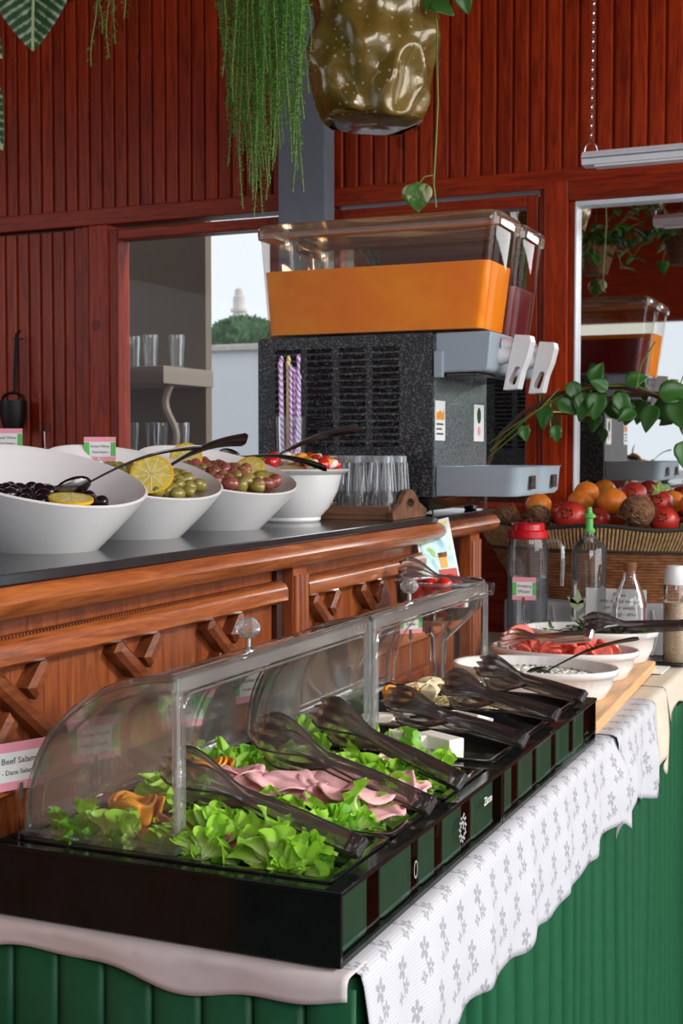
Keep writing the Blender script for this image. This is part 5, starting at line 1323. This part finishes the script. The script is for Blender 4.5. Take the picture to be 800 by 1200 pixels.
G().tube([bpt(2 * pi * j / 72, 1.07 + .03 * sin(7 * 2 * pi * j / 72), .012) for j in range(73)], .006, 7).build('rim', 'wicker_dark', bk, True)
G().tube([bpt(2 * pi * j / 72, .73, .009) for j in range(73)], .005, 7).build('border_cord', 'wicker_dark', bk, True)
hp = [at(572, 640, 3.70), at(568, 590, 3.70), at(571, 545, 3.69), at(586, 510, 3.68), at(612, 484, 3.67), at(650, 463, 3.66), at(690, 454, 3.66), at(730, 453, 3.66), at(768, 463, 3.66), at(798, 480, 3.67), at(835, 515, 3.68), at(860, 560, 3.7), at(868, 615, 3.70)]
G().tube(hp, [.006, .006, .006, .006, .006, .007, .008, .008, .008, .008, .007, .007, .007], 8).build('basket_handle', 'branch', bk, True)
# pothos growing round the handle
pv = [(668, 450, .9, -60), (700, 462, 1.15, -95), (690, 470, 1.0, -120), (722, 470, 1.0, -40), (655, 470, 1.0, -30), (735, 448, .9, 20), (775, 462, 1.3, 10), (790, 470, 1.3, -70), (640, 478, 1.0, -100), (612, 500, .7, -70), (742, 482, .8, -150), (765, 478, 1.1, -110), (800, 520, 1.1, -80), (694, 446, .9, 60), (650, 500, .7, -80), (634, 416, .6, -10), (710, 455, .8, 150), (725, 462, .95, -70), (681, 462, .95, -75)]
lvs = []
for (px, py, s, ang) in pv:
    a = radians(ang); dd_ = RT * cos(a) + Vector((0, 0, 1)) * sin(a) + Vector((0, -.25, 0)); lvs.append((at(px, py, 3.62), dd_, Vector((.1 + .3 * sin(px), -1, .4)), s))
bpv = vine('basket_pothos', 'green pothos vine wound round the fruit basket handle', 'plant', [at(574, 528, 3.66), at(600, 505, 3.64), at(630, 480, 3.64), at(665, 460, 3.63), at(700, 452, 3.63), at(745, 452, 3.63), at(785, 468, 3.63), at(805, 520, 3.64)], lvs, 'pothos', .0025, 'stem', .062)
def extra(pts, r_=.002): G().tube(pts, r_, 6).build('stem', 'stem', bpv, True)
extra([at(632, 470, 3.64), at(636, 445, 3.62), at(643, 425, 3.62), at(636, 415, 3.62)]); extra([at(572, 520, 3.66), at(600, 500, 3.6), at(634, 478, 3.6), at(655, 455, 3.62)]); extra([at(572, 536, 3.64), at(600, 512, 3.6), at(620, 498, 3.6)], .0015)
extra([at(745, 455, 3.6), at(752, 425, 3.58), at(768, 400, 3.56)])
# fruit
def fruit(kind, px, py, Y, rr_, label, group=None):
    p = at(px, py, Y)
    if kind == 'orange':
        e = empty('orange_fruit', p, label, 'orange', group); g = G().ball(p, rr_, 1, 1, .94, 24, 16); g.build('peel', 'orange', e, True, auto=False)
        G().lathe([(0, .0), (.003, .0), (.002, .004), (0, .004)], 6, p + Vector((0, 0, rr_ * .92))).build('stem_button', 'stem', e)
    elif kind == 'pomegranate':
        e = empty('pomegranate', p, label, 'pomegranate', group); G().ball(p, rr_, 1, 1, .95, 24, 16, fn=lambda q, a: q * (1 + .02 * sin(5 * a))).build('skin', 'pomegranate', e, True, auto=False)
        d = Vector((.1, -.93, .25)).normalized(); s1 = d.orthogonal().normalized(); s2 = d.cross(s1)
        g = G()
        for k in range(6):
            a = 2 * pi * k / 6; u = s1 * cos(a) + s2 * sin(a); w = (s2 * cos(a) - s1 * sin(a)) * rr_ * .12; b = p + d * rr_ * .93; g._add([b + u * rr_ * .2 - w, b + u * rr_ * .2 + w, b + u * rr_ * .34 + d * rr_ * .34], [(0, 1, 2)])
        g.build('crown', 'coconut', e, False, solid=.002)
    else:
        e = empty('coconut', p, label, 'coconut', group); G().ball(p, rr_, 1, 1, .95, 28, 20, fn=lambda q, a: q * (1 + .03 * mnoise.noise(q * 90))).build('husk', 'coconut', e, True, auto=False)
        d = Vector((.0, -.95, -.15)).normalized(); s1 = d.orthogonal().normalized(); s2 = d.cross(s1)
        for k in range(3):
            a = 2 * pi * k / 3; c0 = p + (d + (s1 * cos(a) + s2 * sin(a)) * .3).normalized() * rr_ * .985; G().ball(c0, rr_ * .11, seg=8, rings=6).build('eye', 'soil', e, True)
        f = G(); q = random.Random(int(px))
        for k in range(70):
            u = Vector((q.gauss(0, 1), q.gauss(0, 1), q.gauss(0, 1))).normalized(); s = p + u * rr_ * .98; tdir = u.cross(Vector((q.random(), q.random(), q.random()))).normalized(); f.tube([s, s + u * .003 + tdir * .012, s + u * .004 + tdir * .022], .0005, 3)
        f.build('fibres', 'wicker_straw', e)['kind'] = 'stuff'
fruit('coconut', 594, 608, 3.70, .040, 'shaggy coconut at the left end of the basket')
fruit('orange', 631, 592, 3.74, .037, 'orange behind the second coconut at the basket\'s left')
fruit('coconut', 631, 606, 3.64, .036, 'coconut directly above the pitcher\'s red lid')
fruit('pomegranate', 668, 606, 3.63, .046, 'large pomegranate right of the pitcher lid')
fruit('orange', 680, 588, 3.78, .037, 'orange behind the large pomegranate')
fruit('orange', 687, 578, 3.80, .036, 'highest orange behind the green bottle stopper')
fruit('orange', 717, 588, 3.72, .042, 'large orange in the middle of the basket')
fruit('pomegranate', 701, 608, 3.66, .032, 'small pomegranate behind the green bottle stopper')
fruit('coconut', 746, 600, 3.62, .048, 'big coconut with three eyes at the front of the basket')
fruit('pomegranate', 772, 590, 3.72, .040, 'pomegranate right behind the big coconut')
fruit('pomegranate', 778, 610, 3.66, .040, 'reddest pomegranate at the front right of the big coconut')
fruit('orange', 788, 588, 3.77, .033, 'small orange at the basket\'s right side')
fruit('pomegranate', 742, 580, 3.80, .038, 'dark pomegranate at the back above the big coconut')
fruit('orange', 812, 592, 3.70, .038, 'orange at the far right edge of the basket')
fruit('pomegranate', 652, 600, 3.80, .036, 'dark pomegranate behind the second coconut')
for k, (px, py) in enumerate(((773, 574), (690, 612))):
    e = empty('leaf_sprig', at(px, py, 3.66 - .02 * k), ('small green leaf sprig on top of the fruit at the right', 'small green leaf sprig beside the bottle stopper')[k], 'leaf sprig')
    b = leaf_mesh('leaf', 'lettuce_d', .03, .016); b.parent = e; orient(b, (0, 0, 0), (1, 0, .4), (0, -1, .5))
    for j in range(4): o = inst(b, (0, 0, 0)); o.parent = e; orient(o, (0, 0, 0), (cos(j * 1.1 + .5), -.2, sin(j * 1.1 + .3)), (0, -1, .3), .9)

# pitcher with red lid
pc = Vector((at(618, 700, 3.47).x, 3.47, .748)); pt_ = empty('water_pitcher', pc, 'clear ribbed water pitcher with a red lid', 'pitcher')
zt = at(618, 630, 3.47).z - pc.z
rib = lambda p, a: Vector((p.x * (1 + .012 * cos(26 * a)), p.y * (1 + .012 * cos(26 * a)), p.z))
G().lathe([(.050, 0), (.054, .006), (.054, zt - .03), (.050, zt - .005), (.049, zt)], 78, pc, fn=rib, cap=False).build('jug_wall', 'glass', pt_, True, auto=False)
G().lathe([(0, 0), (.050, 0), (.053, .008), (0, .012)], 32, pc).build('jug_base', 'glass_edge', pt_, True)
zw = at(618, 676, 3.47).z - pc.z
G().lathe([(0, .012), (.050, .012), (.050, zw), (0, zw)], 32, pc).build('water', 'water', pt_, True)
ld = G().lathe([(.050, zt - .002), (.054, zt + .002), (.054, zt + .018), (.045, zt + .022), (.044, zt + .036), (.040, zt + .040), (0, zt + .040)], 36, pc, cap=False).build('lid', 'red_lid', pt_, True)
hx = Vector((cos(.55), sin(.55) * 0, 0)); 
G().tube([pc + Vector((.050, 0, zt - .010)), pc + Vector((.080, 0, zt - .006)), pc + Vector((.094, 0, zt - .024)), pc + Vector((.095, 0, zt - .07)), pc + Vector((.093, 0, zt - .125))], [.008, .008, .008, .008, .007], 10, .7).build('handle', 'glass_edge', pt_, True)
name_card((at(612, 720, 3.38).x, 3.395, .748), at(612, 677, 3.38).z, .062, .060, (.25, -1, 0), ('Drinking', 'Water'), 'pink and green name card in front of the water pitcher')
# tall bottle with green stopper
bc = Vector((at(689, 700, 3.50).x, 3.505, .748)); bo = empty('oil_bottle', bc, 'tall clear bottle with a green pour stopper and white leaf decoration', 'bottle')
H = at(690, 632, 3.5).z - bc.z
G().lathe([(.040, 0), (.046, .005), (.046, H - .03), (.040, H - .012), (.022, H), (.014, H + .012), (.014, H + .025)], 32, bc, cap=False).build('bottle_wall', 'glass', bo, True)
G().lathe([(0, .002), (.042, .002), (.043, .055), (0, .055)], 24, bc).build('oil', 'water', bo, True)
G().lathe([(.015, H + .018), (.017, H + .022), (.010, H + .03), (.010, H + .055), (.017, H + .058), (.017, H + .064), (.008, H + .07), (.006, H + .085), (0, H + .086)], 14, bc).build('stopper', 'lime', bo, True)
g = G()
for k, (a, ln, oz) in enumerate(((.4, .04, .12), (-.5, .045, .12), (.9, .03, .14), (-1.0, .035, .14), (0, .045, .135), (.6, .035, .09), (-.7, .03, .085))):
    c0 = bc + Vector((-.018, -.0468, oz)); d = Vector((sin(a), 0, cos(a))) * ln; sdv = Vector((cos(a), 0, -sin(a))) * ln * .22; g._add([c0, c0 + d * .5 + sdv, c0 + d, c0 + d * .5 - sdv], [(0, 1, 2, 3)])
g.build('leaf_decoration', 'pale_leaf', bo)
# conical cork flask
fc = Vector((at(737, 700, 3.47).x, 3.475, .748)); fl = empty('cork_flask', fc, 'clear conical flask with a brown cork stopper', 'bottle')
H = at(737, 668, 3.47).z - fc.z
G().lathe([(.045, 0), (.050, .006), (.048, .03), (.045, H - .095), (.036, H - .06), (.018, H - .02), (.0155, H), (.0165, H + .004)], 32, fc, cap=False).build('flask_wall', 'glass', fl, True)
G().lathe([(0, 0), (.046, 0), (.049, .008), (0, .01)], 24, fc).build('flask_base', 'glass_edge', fl, True)
G().lathe([(0, H - .012), (.0145, H - .012), (.019, H + .016), (.0185, H + .02), (0, H + .02)], 16, fc).build('cork', 'wicker_brown', fl, True)
# leaning paper notice
nt = empty('paper_notice', (-.72, 3.545, .885), 'white printed paper notice leaning on the crate behind the bottles', 'sign')
z0, z1 = at(720, 735, 3.54).z, at(720, 690, 3.54).z; xa, xb_ = at(686, 700, 3.54).x, at(757, 700, 3.54).x
G().box(xa, xb_, 3.541, 3.5425, .748, z1).build('sheet', 'paper', nt)
for k, s in enumerate(('Please', 'olive oil and vinegar', 'for your salads', 'zeytinyagi - sirke')): textmesh('lettering', s, .0135, 'ink', nt, ((xa + xb_) / 2 + .01, 3.5405, z1 - .016 - .017 * k), (1, 0, 0), (0, 0, 1))
# spice shaker on black plate
pc2 = Vector((at(792, 740, 3.45).x, 3.42, .750)); bp = empty('black_plate', pc2, 'round black plate under the white-capped shaker', 'plate')
G().lathe([(0, 0), (.035, 0), (.055, .006), (.062, .012), (.060, .014), (.05, .009), (0, .005)], 32, pc2).build('plate_body', 'black_pan', bp, True)
sc = pc2 + Vector((0, 0, .005)); sk = empty('spice_shaker', sc, 'tall clear spice shaker with a white cap', 'shaker'); H = at(792, 682, 3.42).z - sc.z
G().lathe([(.026, 0), (.028, .004), (.028, H - .01), (.024, H)], 24, sc, cap=False).build('shaker_wall', 'glass', sk, True)
G().lathe([(0, .002), (.025, .002), (.025, H * .75), (0, H * .75)], 20, sc).build('spice', 'pepper', sk, True)
G().lathe([(.026, H - .006), (.027, H), (.026, H + .03), (.020, H + .042), (0, H + .044)], 20, sc).build('cap', 'white_plastic', sk, True)
G().lathe([(.0284, .02), (.0284, H * .55)], 20, sc, cap=False).build('label_band', 'blue_tape', sk, True) if False else None
o = G().box(-.62, -.56, 3.24, 3.36, .7525, .7545, .0005).build('white_card', 'paper', None, origin=(-.59, 3.3, .7525)); tag(o, 'flat white paper card lying at the corner of the rear table', 'card')

# ------------------------------------------------------------ serving board and oval dishes
sb = empty('serving_board', (-.75, 2.9, .75), 'long light wooden board under the oval white dishes', 'board')
G().prism([(-.97, 2.50), (-.553, 2.50), (-.586, 3.30), (-.97, 3.40)], .7515, .775, 'Z').build('board_body', 'board', sb, bevel=.003)
for yy in (2.6, 3.2): G().box(-.95, -.60, yy - .02, yy + .02, .7485, .752).build('foot_strip', 'board', sb)
def oval(cx, cy, rx, ry, h, label):
    e = empty('oval_dish', (cx, cy, .775), label, 'dish', 'oval white dishes on the serving board'); c = Vector((cx, cy, .775)); k = ry / rx
    def sc_(p, a): return Vector((p.x, p.y * k, p.z))
    rib_ = lambda p, a: Vector((p.x * (1 + .010 * cos(44 * a) * (.008 < p.z < h - .018)), p.y * k * (1 + .010 * cos(44 * a) * (.008 < p.z < h - .018)), p.z))
    G().lathe([(rx * .80, 0), (rx * .83, .004), (rx * .90, h * .4), (rx * .94, h - .016), (rx * .985, h - .014), (rx, h - .003), (rx * .985, h), (rx * .95, h - .003), (rx * .88, h * .5), (rx * .78, .008), (0, .008)], 132, c, fn=rib_).build('dish_body', 'porcelain', e, True, auto=False)
    return c
O1 = oval(-.738, 2.735, .178, .118, .066, 'nearest oval white dish holding herbed white cheese')
O2 = oval(-.742, 3.005, .172, .118, .066, 'middle oval white dish of cut tomatoes')
O3 = oval(-.742, 3.27, .168, .108, .078, 'farthest oval white dish of green leaves')
def heap(c, rx, ry, z, hh, mat, name, label, cat):
    g = G().lathe([(0, z + hh), (.3, z + hh * .92), (.6, z + hh * .6), (.85, z + hh * .2), (1, z - .004), (.9, z - .015), (0, z - .015)], 40, (0, 0, 0), fn=lambda p, a: Vector((c.x + p.x * rx, c.y + p.y * ry, c.z + p.z + .004 * mnoise.noise(Vector((p.x * 9, p.y * 9, 0))))))
    o = g.build(name, mat, None, True, origin=c); tag(o, label, cat, None, 'stuff')
heap(O1, .145, .094, .040, .012, 'cheese', 'herbed_cheese', 'crumbled white cheese filling the nearest oval dish', 'cheese')
r = random.Random(4); g = G(); g2 = G()
for i in range(620):
    a = r.uniform(0, 6.28); q = sqrt(r.uniform(0, 1)); p = O1 + Vector((.142 * q * cos(a), .092 * q * sin(a), .040 + .013 * (1 - q * q))); s = r.uniform(.003, .006)
    if i % 3: g.ball(p, s, 1.2, .9, .7, 6, 4)
    else: d = Vector((cos(i), sin(i), .3)) * s * 1.3; sd = Vector((-sin(i), cos(i), 0)) * s * .5; p = p + Vector((0, 0, .006)); g2._add([p - d, p + sd, p + d, p - sd], [(0, 1, 2, 3)])
tag(g.build('cheese_crumbs', 'cheese', None, True, origin=O1), 'white cheese crumbs strewn over the nearest oval dish', 'cheese', None, 'stuff')
tag(g2.build('chopped_dill', 'herb', None, origin=O1), 'chopped green dill sprinkled on the white cheese', 'herbs', None, 'stuff')
heap(O2, .135, .090, .048, .012, 'tomato_cut', 'tomato_bed', 'chopped tomato filling the middle oval dish', 'tomato')
wd = None
for i in range(34):
    a = r.uniform(0, 6.28); q = sqrt(r.uniform(0, 1)); big = i < 2
    if wd is None:
        def wf(u, v):
            an = pi * u; rr_ = .024 * (1 - .0 * v); return Vector((rr_ * cos(an) * cos((v - .5) * 1.3), rr_ * sin(an) - .008, rr_ * .9 * sin((v - .5) * 1.3)))
        g = G(); g.lathe([(0, -.004), (.024, -.004), (.026, 0), (.024, .004), (0, .004)], 20); wd = g.build('tomato_slice', 'tomato_cut', None, True); o = wd
    else: o = inst(wd, (0, 0, 0))
    o.location = O2 + Vector((.128 * q * cos(a), .085 * q * sin(a), .062 + .010 * (1 - q * q))); o.rotation_euler = (r.uniform(-1.0, 1.0), r.uniform(-1.0, 1.0), r.uniform(0, 6)); o.scale = (r.uniform(.6, .95),) * 3
    if i == 1: o.location = O2 + Vector((-.10, -.01, .080)); o.rotation_euler = (1.25, .2, .3); o.scale = (1.35,) * 3; tag(o, 'largest tomato slice standing upright at the left of the middle dish', 'tomato slice')
    else: tag(o, 'cut red tomato slice in the middle oval dish', 'tomato slice', 'tomato slices in the middle dish')
heap(O3, .13, .082, .058, .010, 'herb', 'salad_bed', 'dark green leaves filling the farthest oval dish', 'salad')
lb = None
for i in range(60):
    a = r.uniform(0, 6.28); q = sqrt(r.uniform(0, 1))
    if lb is None: o = lb = leaf_mesh('rocket_leaf', 'herb', .04, .016, False)
    else: o = inst(lb, (0, 0, 0))
    orient(o, O3 + Vector((.125 * q * cos(a), .078 * q * sin(a), .066 + .010 * (1 - q * q))), (r.uniform(-1, 1), r.uniform(-1, 1), r.uniform(0, .5)), (0, 0, 1), r.uniform(.6, 1)); tag(o, 'dark green rocket leaf in the farthest oval dish', 'salad leaf', 'rocket leaves in the farthest dish')
for k in range(5):
    o = lettuce_mesh(90 + k, 'lettuce'); orient(o, O3 + Vector((.125, -.03 + .015 * k, .058)), (.6, -.4 + .2 * k, .7), (0, 0, 1), .4); tag(o, 'small pale lettuce tuft at the right end of the farthest dish', 'lettuce', 'pale lettuce at the right of the farthest dish')
# metal and dark utensils over the dishes
tongs('salad_tongs', at(692, 744, 2.90), at(592, 753, 3.00), 'steel serving tongs with slotted head lying on the tomatoes', 'chrome', spread=.012, head=.026)
tongs('salad_tongs', at(802, 732, 3.22), at(686, 735, 3.22), 'dark tongs lying over the green leaves in the farthest dish', 'tongs_black', spread=.016, head=.03)
spoon('serving_spoon', O1 + Vector((.035, -.02, .058)), at(748, 748, 2.70), 'dark spoon standing in the herbed white cheese', w=.0045)

# ------------------------------------------------------------ glass bowl of cherry tomatoes behind the covers
gc = Vector((-.905, 2.60, .748)); gb = empty('footed_glass_bowl', gc, 'tall footed glass bowl of cherry tomatoes behind the farther cover', 'bowl')
G().lathe([(.065, 0), (.060, .006), (.016, .014), (.012, .10), (.018, .155), (.055, .190), (.088, .225), (.092, .275), (.089, .275), (.084, .228), (.05, .198), (0, .185)], 36, gc).build('bowl_body', 'glass', gb, True)
G().lathe([(.089, .272), (.094, .272), (.094, .278), (.089, .278), (.089, .272)], 36, gc, cap=False).build('bowl_rim', 'glass_edge', gb, True)
pr_ = None
for i in range(34):
    lay = i // 13; a = i * 2.39996; q = (.066 * sqrt(((i % 13) + .5) / 13))
    if pr_ is None: o = pr_ = G().ball((0, 0, 0), .017, 1, 1, .95, 16, 10).build('cherry_tomato', 'tomato', None, True, auto=False)
    else: o = inst(pr_, (0, 0, 0))
    o.location = gc + Vector((q * cos(a), q * sin(a), .222 + .024 * lay)); tag(o, 'glossy red cherry tomato in the footed glass bowl', 'tomato', 'cherry tomatoes in the glass bowl')
tongs('serving_tongs', at(576, 690, 2.62), at(468, 672, 2.56), 'clear ribbed tongs resting on the bowl of cherry tomatoes', 'tongs_clear', spread=.012, head=.032)
# photo card in a clear stand
pcd = empty('picture_card', (-.955, 2.83, .748), 'small picture card of drinks in a stand leaning by the bar end', 'sign')
A, B, C_, D = at(485, 616, 2.80), at(525, 606, 2.86), at(539, 678, 2.86), at(497, 682, 2.80)
off = Vector((.004, -.002, 0))
def quad(name, a, b, c, d, mat, par, lift): 
    nrm = (b - a).cross(d - a).normalized(); nrm = nrm if nrm.dot(CAMP - a) > 0 else -nrm; L_ = nrm * lift; t_ = nrm * -.0008
    return G()._add([p + L_ for p in (a, b, c, d)] + [p + L_ + t_ for p in (a, b, c, d)], [(0, 1, 2, 3), (7, 6, 5, 4), (0, 4, 5, 1), (1, 5, 6, 2), (2, 6, 7, 3), (3, 7, 4, 0)]).build(name, mat, par)
def uvp(u, v): return (A * (1 - u) + B * u) * (1 - v) + (D * (1 - u) + C_ * u) * v
cdq = quad('card', A, B, C_, D, 'paper', pcd, 0)
t = NT('printed drinks picture'); c = t.coord((6, 6, 6)); n = t.noise(c, 4, 3, .5, .5)
M['print'] = t.pbr(t.ramp(n, [(.25, (.05, .22, .30)), (.42, (.35, .62, .66)), (.55, (.60, .75, .72)), (.66, (.15, .45, .08)), (.78, (.65, .6, .1))]), .3)
quad('printed_picture', uvp(.07, .08), uvp(.93, .08), uvp(.93, .93), uvp(.07, .93), 'print', cdq, .0010)
quad('printed_orange_band', uvp(.07, .05), uvp(.93, .05), uvp(.93, .09), uvp(.07, .09), 'lemon_rind', cdq, .0014)
quad('printed_glass', uvp(.52, .62), uvp(.74, .62), uvp(.72, .80), uvp(.54, .80), 'orange_flesh', cdq, .0018)
quad('printed_glass', uvp(.50, .54), uvp(.76, .54), uvp(.75, .62), uvp(.52, .62), 'coconut', cdq, .0018)
quad('printed_red_band', uvp(.45, .82), uvp(.95, .82), uvp(.95, .95), uvp(.45, .95), 'pomegranate', cdq, .0018)
m_ = (C_ + D) / 2; G().tube([Vector((m_.x, m_.y, .752)), m_ + Vector((0, 0, .01))], .003, 8).build('stand_rod', 'glass_edge', pcd, True)
G().lathe([(0, 0), (.03, 0), (.03, .004), (0, .005)], 20, (m_.x, m_.y, .748)).build('stand_foot', 'glass_edge', pcd, True)

# ------------------------------------------------------------ iron things on the left wall
ir = empty('wall_hung_ladle', (-2.915, 3.86, 1.70), 'dark iron ladle hanging on the left board wall', 'ladle')
G().tube([(-2.915, 3.885, 1.715), (-2.915, 3.865, 1.70), (-2.917, 3.86, 1.56), (-2.918, 3.855, 1.50)], [.004, .006, .009, .006], 8).build('handle', 'iron', ir, True)
G().box(-2.935, -2.895, 3.865, 3.875, 1.682, 1.688).build('hook', 'iron', ir)
G().tube([(-2.915 + .045 * cos(a), 3.84, 1.47 + .025 * sin(a)) for a in [2 * pi * k / 20 for k in range(21)]], .006, 6).build('cup_rim', 'iron', ir, True)
G().lathe([(.045, 0), (.046, -.05), (.034, -.10), (0, -.115)], 20, (-2.915, 3.84, 1.468)).build('cup', 'iron', ir, True)
i2 = empty('wall_hung_whisk', (-2.80, 3.86, 1.40), 'thin wire utensil hanging on the board wall beside the ladle', 'utensil')
for s in (-1, 1): G().tube([(-2.80 + s * .014 + .012 * cos(a), 3.86, 1.375 + .016 * sin(a)) for a in [2 * pi * k / 14 for k in range(15)]], .0018, 5).build('wire_loop', 'iron', i2, True)
G().tube([(-2.80, 3.862, 1.36), (-2.795, 3.865, 1.20)], .002, 5).build('wire_handle', 'chrome', i2, True)
